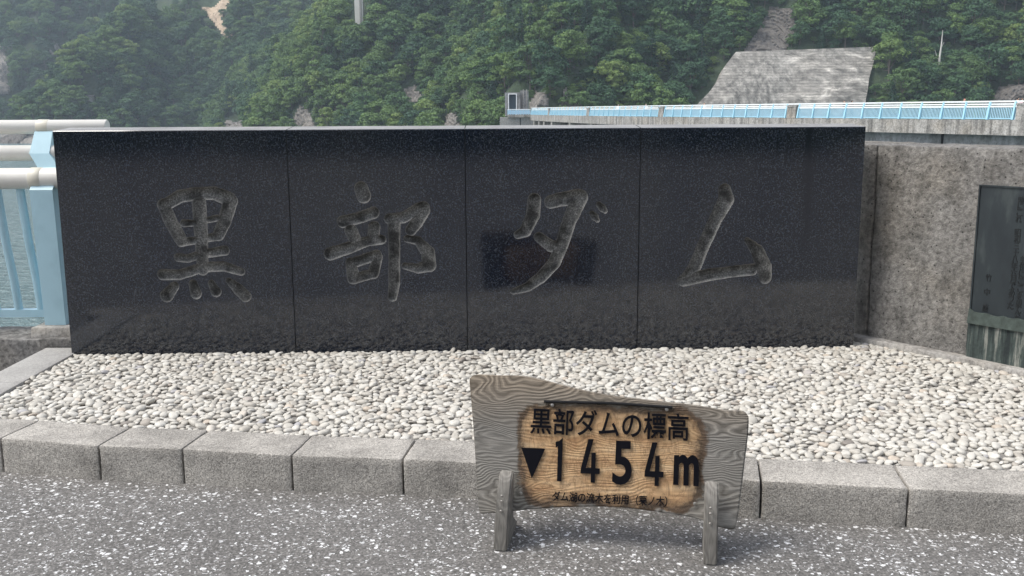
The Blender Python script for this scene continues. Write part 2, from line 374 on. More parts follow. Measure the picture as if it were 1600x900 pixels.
KF = [(-230, 668), (0, 684.5), (153, 696.5), (284, 701.5), (455, 711.5), (629, 717), (870, 728.5), (1190, 751), (1420, 763), (1640, 774), (1900, 789)]
kf = [atz(x, y, .15) for x, y in KF]
kw = .247
klab = ['pale worn granite kerbstone cut by the left photo edge', 'worn granite kerbstone at the left corner where the border strip meets the kerb',
        'short granite kerbstone, second whole one from the left in the front kerb', 'granite kerbstone with light chipped top edge, third whole one from the left',
        'granite kerbstone left of the wooden sign, next to the one half hidden by it', 'granite kerbstone partly hidden by the left side of the wooden sign',
        'granite kerbstone mostly hidden behind the wooden sign', 'long granite kerbstone just right of the wooden sign',
        'long pale granite kerbstone at the right photo edge', 'granite kerbstone wholly past the right photo edge']
for i in range(len(kf)-1):
    a, b = kf[i].copy(), kf[i+1].copy(); d = (b-a).normalized(); nrm = Vector((-d.y, d.x, 0))
    g = .0035; a = a+d*g; b = b-d*g
    if i == len(kf)-2: continue
    def nd(j):
        t_ = (kf[min(j+1, len(kf)-1)]-kf[max(j-1, 0)]).normalized(); return Vector((-t_.y, t_.x, 0))
    b2 = b+nd(i+1)*kw; a2 = a+nd(i)*kw
    dz = Vector((0, 0, -.20)); o = Vector((0, 0, 0))
    sk = d*random.uniform(-.003, .003) if i > 0 else o
    ob = rough_block('kerbstone', [a+dz, b+dz, b2+dz+sk, a2+dz+sk, a, b, b2+sk, a2+sk], M['kerb'], None, .0065, .02, .0026, i+1)
    tag(ob, klab[i], 'kerbstone', 'granite kerbstones along the front of the pebble bed')
# left border strip
bx0, bx1 = -2.722, -2.498
y0 = atz(0, 658, .15).y+.02
ends = [(y0-.75, y0-.004), (y0, 4.86), (4.865, 5.60)]
ends = [(4.30, 4.86), (4.866, 5.60)]
blab = ['pale smooth granite border stone nearest the front kerb at the left photo edge', 'pale smooth granite border stone running back beside the left end of the monument']
for i, (ya, yb) in enumerate(ends):
    rough = rough_block('border_stone', [(bx0, ya, -.05), (bx1, ya, -.05), (bx1, yb, -.05), (bx0, yb, -.05), (bx0, ya, .152), (bx1, ya, .152), (bx1, yb, .152), (bx0, yb, .152)], M['border'], None, .005, .04, .0008, 30+i)
    tag(rough, blab[i], 'border stone')
# bed of pebbles set in mortar
mon_l = Vector((-2.513, 5.470, 0)); mon_r = Vector((1.981, 5.578, 0)); MU = (mon_r-mon_l).normalized(); MN = Vector((MU.y, -MU.x, 0))
def kback(x):
    pts = [p+Vector((-(kf[min(i+1, len(kf)-1)]-kf[max(i-1, 0)]).normalized().y, (kf[min(i+1, len(kf)-1)]-kf[max(i-1, 0)]).normalized().x, 0))*kw for i, p in enumerate(kf)]
    return float(np.interp(x, [p.x for p in pts], [p.y for p in pts]))
WA = Vector((2.046, 5.691, 0)); WB = Vector((2.629, 4.904, 0)); WD = (WB-WA).normalized(); WN = Vector((WD.y, -WD.x, 0))
if WN.y > 0: WN = -WN
def inbed(x, y, m=0.0):
    if x < bx1+m*.9+.002: return False
    if y < kback(x)+m*.8: return False
    if (Vector((x, y, 0))-WA).dot(WN) < m*.7: return False
    if x < mon_r.x+.0: 
        if (Vector((x, y, 0))-mon_l).dot(MN) < m*.75+.004: return False
    elif y > 5.75: return False
    return x < 2.9
mb = MB(); mb.add([(bx1, 4.2, .136), (-1.7, 4.10, .136), (0, 3.86, .136), (2.2, 3.40, .136), (3.2, 3.2, .136), (3.2, 5.9, .136), (bx1, 5.9, .136)], [tuple(range(7))])
tag(mb.build('mortar_bed', M['mortar']), kind='structure')
cell = {}; peb = []
def try_place(x, y, r, tight):
    cx, cy = int(x//.08), int(y//.08)
    for i in (-1, 0, 1):
        for j in (-1, 0, 1):
            for (X, Y, q) in cell.get((cx+i, cy+j), ()):
                if (x-X)**2+(y-Y)**2 < ((r+q)*tight)**2: return False
    cell.setdefault((cx, cy), []).append((x, y, r)); peb.append((x, y, r)); return True
for r0, r1, n, tight in ((.0195, .025, 2200, .90), (.0145, .020, 38000, .87), (.0108, .015, 66000, .89), (.007, .010, 30000, .96)):
    for _ in range(n):
        x = random.uniform(bx1, 2.9); y = random.uniform(3.3, 5.75); r = random.uniform(r0, r1)
        if inbed(x, y, r): try_place(x, y, r, tight)
bm = bmesh.new(); bmesh.ops.create_cube(bm, size=2); bmesh.ops.subdivide_edges(bm, edges=list(bm.edges), cuts=3, use_grid_fill=True)
sv = np.array([v.co[:] for v in bm.verts]); sv /= np.linalg.norm(sv, axis=1)[:, None]; sv = np.sign(sv)*np.abs(sv)**.94
sf = np.array([[v.index for v in f.verts] for f in bm.faces]); bm.free()
P = np.array(peb); n = len(P); nv = len(sv)
ang = rng.uniform(0, math.pi, n); el = rng.uniform(1.0, 1.6, n); ht = rng.uniform(.42, .66, n)
ab = np.stack([P[:, 2]*np.sqrt(el)*1.05, P[:, 2]/np.sqrt(el)*1.03, P[:, 2]*ht], 1)
V = sv[None]*ab[:, None, :]
lump = 1+.07*np.sin(sv[None, :, 0]*3+rng.uniform(0, 6, n)[:, None])+.06*np.sin(sv[None, :, 1]*3.3+rng.uniform(0, 6, n)[:, None])
V = V*lump[:, :, None]
tx, ty = rng.normal(0, .16, n), rng.normal(0, .16, n)
V[:, :, 2] += V[:, :, 0]*tx[:, None]+V[:, :, 1]*ty[:, None]
ca, sa = np.cos(ang)[:, None], np.sin(ang)[:, None]
X = V[:, :, 0]*ca-V[:, :, 1]*sa+P[:, 0:1]; Y = V[:, :, 0]*sa+V[:, :, 1]*ca+P[:, 1:2]
Z = V[:, :, 2]+(.138+ab[:, 2]*.25+rng.normal(0, .0025, n))[:, None]
co = np.stack([X, Y, Z], 2).reshape(-1, 3); fa = (sf[None]+(np.arange(n)*nv)[:, None, None]).reshape(-1, 4)
me = bpy.data.meshes.new('pebbles'); me.vertices.add(len(co)); me.vertices.foreach_set('co', co.ravel().astype(np.float32))
me.loops.add(fa.size); me.loops.foreach_set('vertex_index', fa.ravel().astype(np.int32)); me.polygons.add(len(fa))
me.polygons.foreach_set('loop_start', (np.arange(len(fa))*4).astype(np.int32)); me.polygons.foreach_set('use_smooth', np.ones(len(fa), bool))
me.update(); me.validate()
tone = np.clip(rng.beta(6, 3.6, n)+np.where(rng.random(n) < .035, -.35, 0)+np.where(rng.random(n) < .03, .3, 0), 0, 1)
ta = me.attributes.new('tone', 'FLOAT', 'POINT'); ta.data.foreach_set('value', np.repeat(tone, nv).astype(np.float32))
me.materials.append(M['pebble'])
tag(link('pebbles', me), 'white and cream rounded pebbles set in mortar in front of the black monument', 'pebbles', kind='stuff')

# ================================================================== black granite monument
MT = .22; ZB, ZT = .125, 1.403; mp = mon_l.copy()
def mon_uv(px, py):
    p = atplane(px, py, mp, MN); return (p-mp).dot(MU), p.z
def mon_pt(u, z, d=0): return mp+MU*u+Vector((0, 0, z))+MN*d     # d > 0 towards viewer
monument = empty('stone_monument', (mp+MU*2.25)-MN*MT/2+Vector((0, 0, .13)), 'long low polished black granite monument of four slabs with carved characters', 'monument')
CH = [  # crop origin, scale, strokes (x, y, r)
 ((220, 270), 4.09, [[(165,200,38),(250,150,40),(350,133,40),(470,130,42),(560,165,46)],[(145,205,40),(190,310,42),(255,425,40)],[(572,180,46),(535,310,42),(495,400,36)],
   [(255,445,28),(345,432,24),(500,405,26)],[(275,322,24),(340,322,20),(490,288,20)],[(372,190,44),(385,400,42),(395,620,36)],
   [(240,540,28),(300,548,26),(390,520,28),(535,497,32)],[(140,650,36),(250,652,32),(390,605,33),(530,597,32),(640,632,26)],
   [(215,725,30),(165,785,42)],[(335,710,28),(352,772,36)],[(450,705,22),(480,760,34)],[(565,692,22),(625,745,38),(670,790,36)]]),
 ((490, 280), 4.286, [[(318,60,45),(335,112,48)],[(195,285,40),(300,260,38),(400,225,40)],[(250,345,42),(275,400,42)],[(405,320,40),(400,390,40)],
   [(112,500,44),(240,458,40),(360,415,33),(455,405,32)],[(248,560,34),(268,660,44)],[(255,565,34),(420,508,36)],[(430,520,32),(400,630,38)],[(262,668,36),(400,632,32)],
   [(505,265,34),(600,258,36),(700,200,40),(735,190,42)],[(740,210,40),(690,290,42),(650,345,36)],[(628,398,26),(700,412,30),(765,490,46),(775,575,46),(700,600,32),(610,580,22)],
   [(538,290,42),(540,500,38),(540,700,38),(528,790,30)]]),
 ((780, 270), 4.285, [[(235,180,44),(228,280,46),(175,390,40),(125,415,28)],[(345,195,44),(400,180,46),(530,160,52)],[(540,165,54),(470,320,46),(420,480,44),(370,600,42),(280,700,40),(190,765,32),(95,795,20)],
   [(265,430,34),(345,490,40),(400,500,40)],[(668,212,20),(690,235,26),(708,255,18)],[(618,270,18),(640,295,26),(658,318,16)]]),
 ((1040, 270), 4.5, [[(415,120,44),(425,190,56),(350,330,46),(262,520,45),(205,660,46),(150,730,40)],[(125,757,44),(300,718,44),(450,697,40),(610,680,42)],[(575,475,22),(645,550,46),(690,660,56),(700,735,46)]]),
]
def carve(strokes, org, sc, u0, u1, z0, z1, h=.003):
    nu, nz = int((u1-u0)/h)+1, int((z1-z0)/h)+1
    U, Zg = np.meshgrid(np.linspace(u0, u1, nu), np.linspace(z0, z1, nz), indexing='ij')
    S = np.full(U.shape, 9.)
    for st in strokes:
        q = [(*mon_uv(org[0]+x/sc, org[1]+y/sc), r/sc*.0036) for x, y, r in st]
        q = [(u_, z_, r_*1.03) for u_, z_, r_ in q]
        for (ax, az, ar), (bx, bz, br) in zip(q[:-1], q[1:]):
            dx, dz = bx-ax, bz-az; t = np.clip(((U-ax)*dx+(Zg-az)*dz)/(dx*dx+dz*dz), 0, 1)
            S = np.minimum(S, np.hypot(U-ax-t*dx, Zg-az-t*dz)-(ar+(br-ar)*t))
    jit = np.array([[mnoise.noise((u*25, z*25, 0)) for z in Zg[0]] for u in U[:, 0]]); S = S+jit*.0014
    gu, gz = np.gradient(S, U[1, 0]-U[0, 0], Zg[0, 1]-Zg[0, 0]); gl = np.maximum(np.hypot(gu, gz), .3)
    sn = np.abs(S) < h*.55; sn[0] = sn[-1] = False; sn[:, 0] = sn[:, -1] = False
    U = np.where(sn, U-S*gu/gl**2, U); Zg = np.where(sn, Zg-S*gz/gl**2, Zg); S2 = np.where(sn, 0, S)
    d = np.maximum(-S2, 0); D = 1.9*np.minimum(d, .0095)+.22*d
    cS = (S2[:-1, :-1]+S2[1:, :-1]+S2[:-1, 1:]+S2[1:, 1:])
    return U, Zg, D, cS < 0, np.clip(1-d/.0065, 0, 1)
edges = [0]+[mon_uv(x, y)[0] for x, y in ((455, 380), (728.5, 380), (998, 380))]+[(mon_r-mon_l).length]
for u_ in edges[1:4]:
    jm = MB(); jm.hexa([mon_pt(u_-.0022, ZB, -.004), mon_pt(u_+.0022, ZB, -.004), mon_pt(u_+.0022, ZB, -MT+.004), mon_pt(u_-.0022, ZB, -MT+.004), mon_pt(u_-.0022, ZT-.006, -.004), mon_pt(u_+.0022, ZT-.006, -.004), mon_pt(u_+.0022, ZT-.006, -MT+.004), mon_pt(u_-.0022, ZT-.006, -MT+.004)])
    jm.build('joint', M['rubber'], monument)
cn = ['large carved character meaning black', 'large carved character of the second slab', 'large carved two part character with two small ticks', 'large carved character like a bent triangle']
for i, (org, sc, strokes) in enumerate(CH):
    ua, ub = edges[i]+.0026*(i > 0), edges[i+1]-.0026*(i < 3)
    pts = [(*mon_uv(org[0]+x/sc, org[1]+y/sc), r/sc*.0036) for st in strokes for x, y, r in st]
    u0 = min(p[0]-p[2] for p in pts)-.02; u1 = max(p[0]+p[2] for p in pts)+.02; z0 = min(p[1]-p[2] for p in pts)-.02; z1 = max(p[1]+p[2] for p in pts)+.02
    U, Zg, D, inside, RIM_LIGHT = carve(strokes, org, sc, u0, u1, z0, z1)
    nu, nz = U.shape
    rim_light = []
    def sub(mask, depth):
        idx = -np.ones(U.shape, int); vs = []; fs = []; rim_light.clear()
        for a, b in np.argwhere(mask):
            q = []
            for (p, r) in ((a, b), (a+1, b), (a+1, b+1), (a, b+1)):
                if idx[p, r] < 0: idx[p, r] = len(vs); rim_light.append(RIM_LIGHT[p, r]); vs.append(mon_pt(U[p, r], Zg[p, r], -D[p, r] if depth else 0))
                q.append(idx[p, r])
            fs.append(tuple(q))
        return vs, fs
    pm = MB(); zt = ZT-.004; c = .004
    us = [ua, u0, u1, ub]; zs = [ZB, z0, z1, zt]
    for a in range(3):
        for b in range(3):
            if a == 1 and b == 1: continue
            pm.add([mon_pt(us[a], zs[b]), mon_pt(us[a+1], zs[b]), mon_pt(us[a+1], zs[b+1]), mon_pt(us[a], zs[b+1])], [(0, 1, 2, 3)])
    vs, fs = sub(~inside, False); pm.add(vs, fs)
    rise = .014
    A = lambda z, d: [mon_pt(ua, z, d), mon_pt(ub, z, d)]
    pm.add(A(zt, 0)+A(ZT, -c)[::-1], [(0, 1, 2, 3)])
    pm.add(A(ZT, -c)+A(ZT+rise, -MT)[::-1], [(0, 1, 2, 3)], 1)
    pm.add(A(ZT+rise, -MT)+A(ZB, -MT)[::-1], [(0, 1, 2, 3)])
    pm.add(A(ZB, -MT)+A(ZB, 0)[::-1], [(0, 1, 2, 3)])
    for u in (ua, ub): pm.add([mon_pt(u, ZB), mon_pt(u, zt), mon_pt(u, ZT, -c), mon_pt(u, ZT+rise, -MT), mon_pt(u, ZB, -MT)], [(0, 1, 2, 3, 4)])
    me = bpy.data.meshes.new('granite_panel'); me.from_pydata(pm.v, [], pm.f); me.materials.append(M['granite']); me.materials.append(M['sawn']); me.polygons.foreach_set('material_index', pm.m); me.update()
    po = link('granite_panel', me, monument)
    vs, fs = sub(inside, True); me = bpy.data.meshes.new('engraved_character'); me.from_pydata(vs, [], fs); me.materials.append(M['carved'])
    ra = me.attributes.new('rim', 'FLOAT', 'POINT'); ra.data.foreach_set('value', rim_light)
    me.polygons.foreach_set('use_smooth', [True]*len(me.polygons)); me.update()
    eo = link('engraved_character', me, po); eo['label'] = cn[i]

# ================================================================== right-hand concrete wall and plaque
WZT = 1.295; WF0 = aty(1362, 400, 5.70); wf = WA-WN*.075
def wall_line(t): return wf+WD*t
tj = (Vector((2.085, 5.70, 0))-wf).dot(WD)
wall = empty('concrete_wall', wall_line(.8)-WN*.25, 'weathered rough grey concrete wall right of the black monument', 'wall')
def wall_block(t0, t1, d0, d1, z0, z1): # d towards viewer
    a, b = wall_line(t0), wall_line(t1); up0, up1 = Vector((0, 0, z0)), Vector((0, 0, z1))
    q = [a+WN*d1, b+WN*d1, b+WN*d0, a+WN*d0]
    return [p+up0 for p in q]+[p+up1 for p in q]
# orientation of q must be ccw; recalc handles normals
tp0 = [(atplane(x, y, wf, WN)-wf).dot(WD) for x, y in ((1531, 288), (1519, 487))]; tp = sum(tp0)/2
pz1 = atplane(1531, 288, wf, WN).z; pz0 = atplane(1519, 487, wf, WN).z; zs_ = atplane(1513, 499, wf, WN).z
tsill = (atplane(1512, 530, wf, WN)-wf).dot(WD); TE = 2.6; PW = 1.05
tj = (atplane(1361.5, 380, wf, WN)-wf).dot(WD)
rough_block('wall_face', wall_block(tj+.004, TE, -.5, 0, -.1, WZT), M['wall'], wall, .013, .03, .006, 3)
rough_block('sill_block', wall_block(tsill, TE, -.03, .022, .1, zs_), M['sill'], wall, .010, .03, .004, 6)
rough_block('ledge', wall_block(tj-.1, TE, -.01, .075, .1, .172), M['ledge'], wall, .008, .04, .002, 7)
w2 = rough_block('concrete_wall', wall_block(tj-.75, tj-.004, -.5, .004, -.1, WZT+.002), M['wall'], None, .013, .03, .006, 8)
tag(w2, 'narrow strip of concrete wall between the joint and the right end of the black monument', 'wall')
plaque = empty('bronze_plaque', wall_line(tp+.4)+Vector((0, 0, pz0)), 'dark bronze plaque with raised Japanese text cut by the right photo edge', 'plaque')
a = wall_line(tp); 
def pl_pt(t, z, d): return wall_line(tp+t)+Vector((0, 0, z))+WN*(d+.022)
mb = MB(); mb.hexa([pl_pt(0, pz0, -.008), pl_pt(PW, pz0, -.008), pl_pt(PW, pz0, -.029), pl_pt(0, pz0, -.029), pl_pt(0, pz1, -.008), pl_pt(PW, pz1, -.008), pl_pt(PW, pz1, -.029), pl_pt(0, pz1, -.029)])
mb.build('plate', M['bronze'], plaque)
mb = MB(); fw = .008
for (t0, t1, z0, z1) in ((0, PW, pz1-fw, pz1), (0, fw, pz0, pz1-fw), ):
    mb.hexa([pl_pt(t0, z0, -.002), pl_pt(t1, z0, -.002), pl_pt(t1, z0, -.0085), pl_pt(t0, z0, -.0085), pl_pt(t0, z1, -.002), pl_pt(t1, z1, -.002), pl_pt(t1, z1, -.0085), pl_pt(t0, z1, -.0085)])
mb.build('rim', M['bronze'], plaque)
# green ragged mortar seat under the plaque
mb = MB(); seg = 40; rr = random.Random(3)
top = [pl_pt(PW*i/seg, pz0+rr.uniform(.0, .010)+(.02 if i < 1 else 0), .002) for i in range(seg+1)]; bot = [pl_pt(PW*i/seg, zs_-.012, .016) for i in range(seg+1)]
mb.add(top+bot+[p-WN*.03 for p in top]+[p-WN*.04 for p in bot], [(i, i+1, seg+2+i, seg+1+i) for i in range(seg)]+[(i, i+1, 2*(seg+1)+i+1, 2*(seg+1)+i) for i in range(seg)])
mb.build('mortar_seat', M['bronze_green'], plaque)

def text_mesh(body, bold=0.0, extr=.05):
    c = bpy.data.curves.new('t', 'FONT'); c.body = body; c.offset = bold; c.extrude = extr; c.resolution_u = 4
    o = bpy.data.objects.new('t', c); COL.objects.link(o); dg = bpy.context.evaluated_depsgraph_get()
    me = bpy.data.meshes.new_from_object(o.evaluated_get(dg)); v = np.array([x.co[:] for x in me.vertices]); f = [tuple(p.vertices) for p in me.polygons]
    bpy.data.objects.remove(o); bpy.data.curves.remove(c); bpy.data.meshes.remove(me); return v, f
def text_on(body, quad, nrm, thick, lift, bold=0.0):
    """glyph outlines fitted to a quad of 3-D points (tl, tr, br, bl)"""
    v, f = text_mesh(body, bold); tl, tr, br, bl = [np.array(q) for q in quad]; nn = np.array(nrm)
    lo, hi = v.min(0), v.max(0); s = (v[:, 0]-lo[0])/(hi[0]-lo[0]); t = (v[:, 1]-lo[1])/(hi[1]-lo[1]); dz = (v[:, 2]-lo[2])/(hi[2]-lo[2])
    p = (bl[None]*((1-s)*(1-t))[:, None]+br[None]*(s*(1-t))[:, None]+tl[None]*((1-s)*t)[:, None]+tr[None]*(s*t)[:, None])+nn[None]*(lift+dz*thick)[:, None]
    return p, f
def pq(px, py): return atplane(px, py, wf+WN*.014, WN)
def column(chars):
    mb = MB()   # (char, px, py, size px)
    for ch, x, y, s in chars:
        hx, hy = s*.46, s*.56; sl = -.055
        q = [pq(x-hx, y-hy), pq(x+hx, y-hy+.6), pq(x+hx-.6, y+hy+.6), pq(x-hx-.6, y+hy)]
        p, f = text_on(ch, q, WN, .0025, -.0004, .012); mb.add(p, f)
    mb.build('raised_lettering', M['bronze_dark'], plaque)
def runcol(txt, x0, y0, x1, y1, s):
    n = len(txt); column([(c, x0+(x1-x0)*i/(n-1), y0+(y1-y0)*i/(n-1), s*(1 if c not in '三一二っ' else .85)) for i, c in enumerate(txt) if c != '　'])
runcol('時にこれ', 1596, 312, 1592, 342, 10)
runcol('昭和三十八年六月であった', 1590.5, 363, 1579, 477, 10.5)
runcol('主任にここを望んだ', 1598.5, 405, 1590, 497, 10)
for c_, x_, y_ in (('竹', 1545, 433.5), ('中', 1542.5, 456), ('蔭', 1540, 481)): column([(c_, x_, y_, 10)])

# ================================================================== wooden elevation sign
fL = Vector((-.042, 3.191, 0)); fR = Vector((.658, 3.077, 0)); SU = (fR-fL).normalized(); SNH = Vector((SU.y, -SU.x, 0)); LE = R_(10)
if SNH.y > 0: SNH = -SNH
SV = -SNH*math.sin(LE)+Vector((0, 0, math.cos(LE))); SN = SNH*math.cos(LE)+Vector((0, 0, math.sin(LE))); SP = fL-SNH*.062
def sgn(cx, cy, off=0): # crop of the sign (scale 2.728 at 720,570)
    return atplane(720+cx/2.7277, 570+cy/2.7277, SP+SN*off, SN)
def sg5(cx, cy, off=0): return atplane(810+cx/5, 620+cy/5, SP+SN*off, SN)
sign = empty('wooden_sign', (fL+fR)/2-SNH*.1, 'low weathered wooden sign giving the height 1454m standing on the pavement', 'sign')
loc3 = lambda p: Vector(((p-SP).dot(SU), -(p-SP).dot(SN), (p-SP).dot(SV)))   # board frame: x along, z up, -y to viewer
BF = Matrix.Identity(4)
for r_, col in ((0, SU), (1, -SN), (2, SV)):
    for q in range(3): BF[q][r_] = col[q]
BF.translation = SP
def board_link(name, mb_or_me, mats, smooth=None):
    """mesh kept in the board's own axes so that its grain follows the board"""
    mb_or_me.v = [tuple(loc3(Vector(p))) for p in mb_or_me.v]
    me = mb_or_me.mesh(name, mats)
    if smooth: smooth_by_angle(me, smooth)
    o = bpy.data.objects.new(name, me); COL.objects.link(o); o.parent = sign; o.matrix_parent_inverse = Matrix.Translation(-sign.location); o.matrix_basis = BF; return o
OUT = [(36,75),(38,58),(48,48),(70,44),(120,46),(170,49),(220,48),(260,51),(300,57),(340,66),(380,76),(420,87),(470,100),(520,112),(580,124),(640,134),(700,142),(760,149),(810,155),(860,161),(910,166),(960,171),(1010,178),(1060,186),(1100,193),(1140,199),(1170,199),(1200,200),(1218,208),(1227,222),(1228,240),
       (1225,300),(1218,360),(1210,420),(1202,490),(1193,560),(1186,620),(1178,670),(1172,695),(1158,705),(1140,702),(1095,691),(1035,667),(980,650),(930,642),(880,634),(820,625),(760,617),(680,609),(600,605),(500,606),(400,610),(300,617),(220,625),(140,633),(90,636),(80,632),(75,618),(70,540),(64,450),(58,350),(52,260),(45,170)]
cb = [loc3(sgn(x, y)) for x, y in ((250, 400), (1015, 400), (630, 175), (630, 612))]
c1 = loc3(sgn(300, 235)); c2 = loc3(sgn(970, 262)); slope = -(c2.z-c1.z)/(c2.x-c1.x)
ctr = loc3(sgn(632, 392)); hw = (cb[1].x-cb[0].x)/2+.004; hh = (cb[2].z-cb[3].z)/2-.006
M['board'] = wood('sign_board_wood', (ctr.x, ctr.z+slope*ctr.x, hw, hh, slope))
# outline smoothed and noised, bevelled
pts = [sgn(x, y) for x, y in OUT]
bm = bmesh.new(); fv = [bm.verts.new(p) for p in pts]; fb = [bm.verts.new(p-SN*.042) for p in pts]; kk = len(pts)
ff = bm.faces.new(fv); fbk = bm.faces.new(fb[::-1])
for i in range(kk): bm.faces.new([fv[i], fb[i], fb[(i+1) % kk], fv[(i+1) % kk]])
bmesh.ops.recalc_face_normals(bm, faces=bm.faces)
be = [e for e in bm.edges if len(e.link_faces) == 2 and any(len(f.verts) > 4 for f in e.link_faces)]
bmesh.ops.bevel(bm, geom=be, offset=.005, segments=2, affect='EDGES')
bm.verts.index_update(); mb = MB(); mb.v = [v.co[:] for v in bm.verts]; mb.f = [tuple(v.index for v in f.verts) for f in bm.faces]; mb.m = [0]*len(mb.f); bm.free()
board_link('board', mb, M['board'], 35)
# clear cover plate
CO = [(262,190),(290,172),(340,163),(420,160),(560,162),(760,172),(900,186),(960,196),(1005,230),(1026,280),(1030,350),(1030,500),(1030,600),(1018,622),(1000,626),(880,616),(760,606),(600,600),(400,600),(300,598),(235,585),(222,570),(222,520),(240,400),(244,280)]
mb = MB(); mb.prism([sgn(x, y, .0045) for x, y in CO], SN, .003); board_link('cover_plate', mb, M['acrylic'])
L0 = .0048
def letters(name, body, quad, bold, thick=.003, label=None):
    p, f = text_on(body, [sg5(*q) for q in quad], SN, thick, L0, bold); mb = MB(); mb.add(p, f); o = board_link(name, mb, M['letter'])
    return o
letters('title_lettering', '黒部ダムの標高', [(103, 80), (1330, 128), (1330, 345), (92, 285)], .013)
letters('note_lettering', 'ダム湖の流木を利用', [(268, 733), (864, 761), (860, 842), (262, 812)], .018, .0018)
letters('note_lettering', '（栗ノ木）', [(920, 764), (1166, 775), (1161, 856), (916, 845)], .018, .0018)
def poly_letter(name, poly): 
    mb = MB(); mb.prism([sg5(x, y, L0+.003) for x, y in poly], SN, .003); return board_link(name, mb, M['letter'])
poly_letter('triangle_mark', [(22, 397), (210, 405), (105, 640)])
poly_letter('digit', [(290, 352), (318, 345), (347, 320), (336, 661), (301, 659), (309, 386), (291, 397)])
four = [(547,330),(588,331),(527,556),(567,557),(571,436),(605,437),(601,558),(636,560),(634,604),(599,603),(597,672),(564,670),(566,601),(485,598),(488,556)]
poly_letter('digit', four); poly_letter('digit', [(x+499, y+26+(x-540)*.0) for x, y in four])
letters('digit', '5', [(748, 340), (890, 344), (885, 688), (731, 680)], .022)
letters('unit_letter', 'm', [(1216, 448), (1412, 454), (1408, 697), (1209, 684)], .030)
mb = MB(); p0, p1 = sgn(355, 156, .006), sgn(902, 181, .006); pm_ = sgn(640, 163, .006)
mb.tube([p0, pm_, p1], .0050, 8); board_link('cover_strip', mb, M['rubber'], 40)
for (x, y) in ((390, 172), (878, 190), (255, 548), (998, 592)):
    mb = MB(); c_ = sgn(x, y, .0046); mb.tube([c_, c_+SN*.0015, c_+SN*.003], [.0065, .006, .003], 12); board_link('screw', mb, M['screw'], 30)
# two supports, planks on edge with rounded heads
def support(base, topx, wd, lab=None):
    prof = [(.0,0),(.004,.10),(.004,.20),(-.002,.27),(-.014,.325),(-.034,.352),(-.058,.362),(-.075,.345),(-.085,.25),(-.10,.17),(-.135,.10),(-.20,.055),(-.235,.03),(-.24,0)]
    mb = MB(); k_ = len(prof); vs = []
    prof = [(d*.95, h*.76) for d, h in prof]
    for s in (-1, 1):
        for d, h in prof: vs.append(base+SNH*(d-.018*h)+SU*(s*wd/2*(1-.25*max(0, h-.2))+topx*h)+Vector((0, 0, h)))
    fs = [tuple(range(k_)), tuple(range(2*k_-1, k_-1, -1))]+[(i, (i+1) % k_, k_+(i+1) % k_, k_+i) for i in range(k_)]
    bm = bmesh.new(); bv = [bm.verts.new(v) for v in vs]
    for f in fs: bm.faces.new([bv[i] for i in f])
    bmesh.ops.recalc_face_normals(bm, faces=bm.faces); bmesh.ops.bevel(bm, geom=list(bm.edges), offset=.005, segments=2, affect='EDGES')
    # grain runs upright: own axes turned a quarter
    T = Matrix((( 0, 0, 1), (0, 1, 0), (-1, 0, 0))).to_4x4(); base_m = Matrix.Translation(base) @ T
    inv = base_m.inverted(); me = bpy.data.meshes.new('support')
    for v in bm.verts: v.co = inv @ v.co
    bm.to_mesh(me); bm.free(); me.materials.append(M['post_wood']); smooth_by_angle(me, 40)
    o = bpy.data.objects.new('support', me); COL.objects.link(o); o.parent = sign; o.matrix_parent_inverse = Matrix.Translation(-sign.location); o.matrix_basis = base_m
    for hh_ in (.185, .205, .15):
        m2 = MB(); c_ = base+SNH*.0035+SU*(topx*hh_-.004)+Vector((0, 0, hh_)); m2.tube([c_, c_+SNH*.003], [.005, .003], 10)
        q = m2.build('screw', M['screw'], None); q.parent = o; q.matrix_parent_inverse = base_m.inverted()@Matrix.Identity(4)
        q.matrix_parent_inverse = (Matrix.Translation(-sign.location).inverted() @ Matrix.Identity(4)) if False else base_m.inverted()
support(fL-SU*.004, .06, .047); support(fR, -.005, .045)

# ================================================================== railing on the left
rail = empty('lakeside_railing', Vector((-2.75, 5.8, .2)), 'white tube and light blue steel railing left of the black monument', 'railing')
XE = mon_l.x+.20
def rod(name, y, yl, yr, pxw, collar_px, xend=None):
    c_ = aty(40, (yl+yr)/2, y); rad = pxw/F*(c_-C0).dot(rot @ Vector((0, 0, -1)))/2
    xe = xend if xend else XE
    mb = MB(); mb.tube([(-6, y, c_.z), (xe-.004, y, c_.z), (xe, y, c_.z)], [rad, rad, rad*.93], 28); o = mb.build(name, M['white'], rail, 40)
    xc0, xc1 = aty(collar_px[0], (yl+yr)/2, y).x, aty(collar_px[1], (yl+yr)/2, y).x
    mb = MB(); mb.tube([(xc0, y, c_.z), (xc0+.004, y, c_.z), (xc1-.004, y, c_.z), (xc1, y, c_.z)], [rad, rad*1.05, rad*1.05, rad], 28, caps=False); mb.build('collar', M['collar'], o, 40)
    return c_.z, rad
zt_, rt = rod('top_rail', 5.98, 187.5, 209.5, 22, (60, 78), aty(168, 198, 5.98).x)
zm_, rm = rod('middle_rail', 5.93, 227, 251.5, 24.5, (54, 72))
zl_, rl = rod('lower_rail', 5.80, 262.5, 295.5, 33, (50, 68))
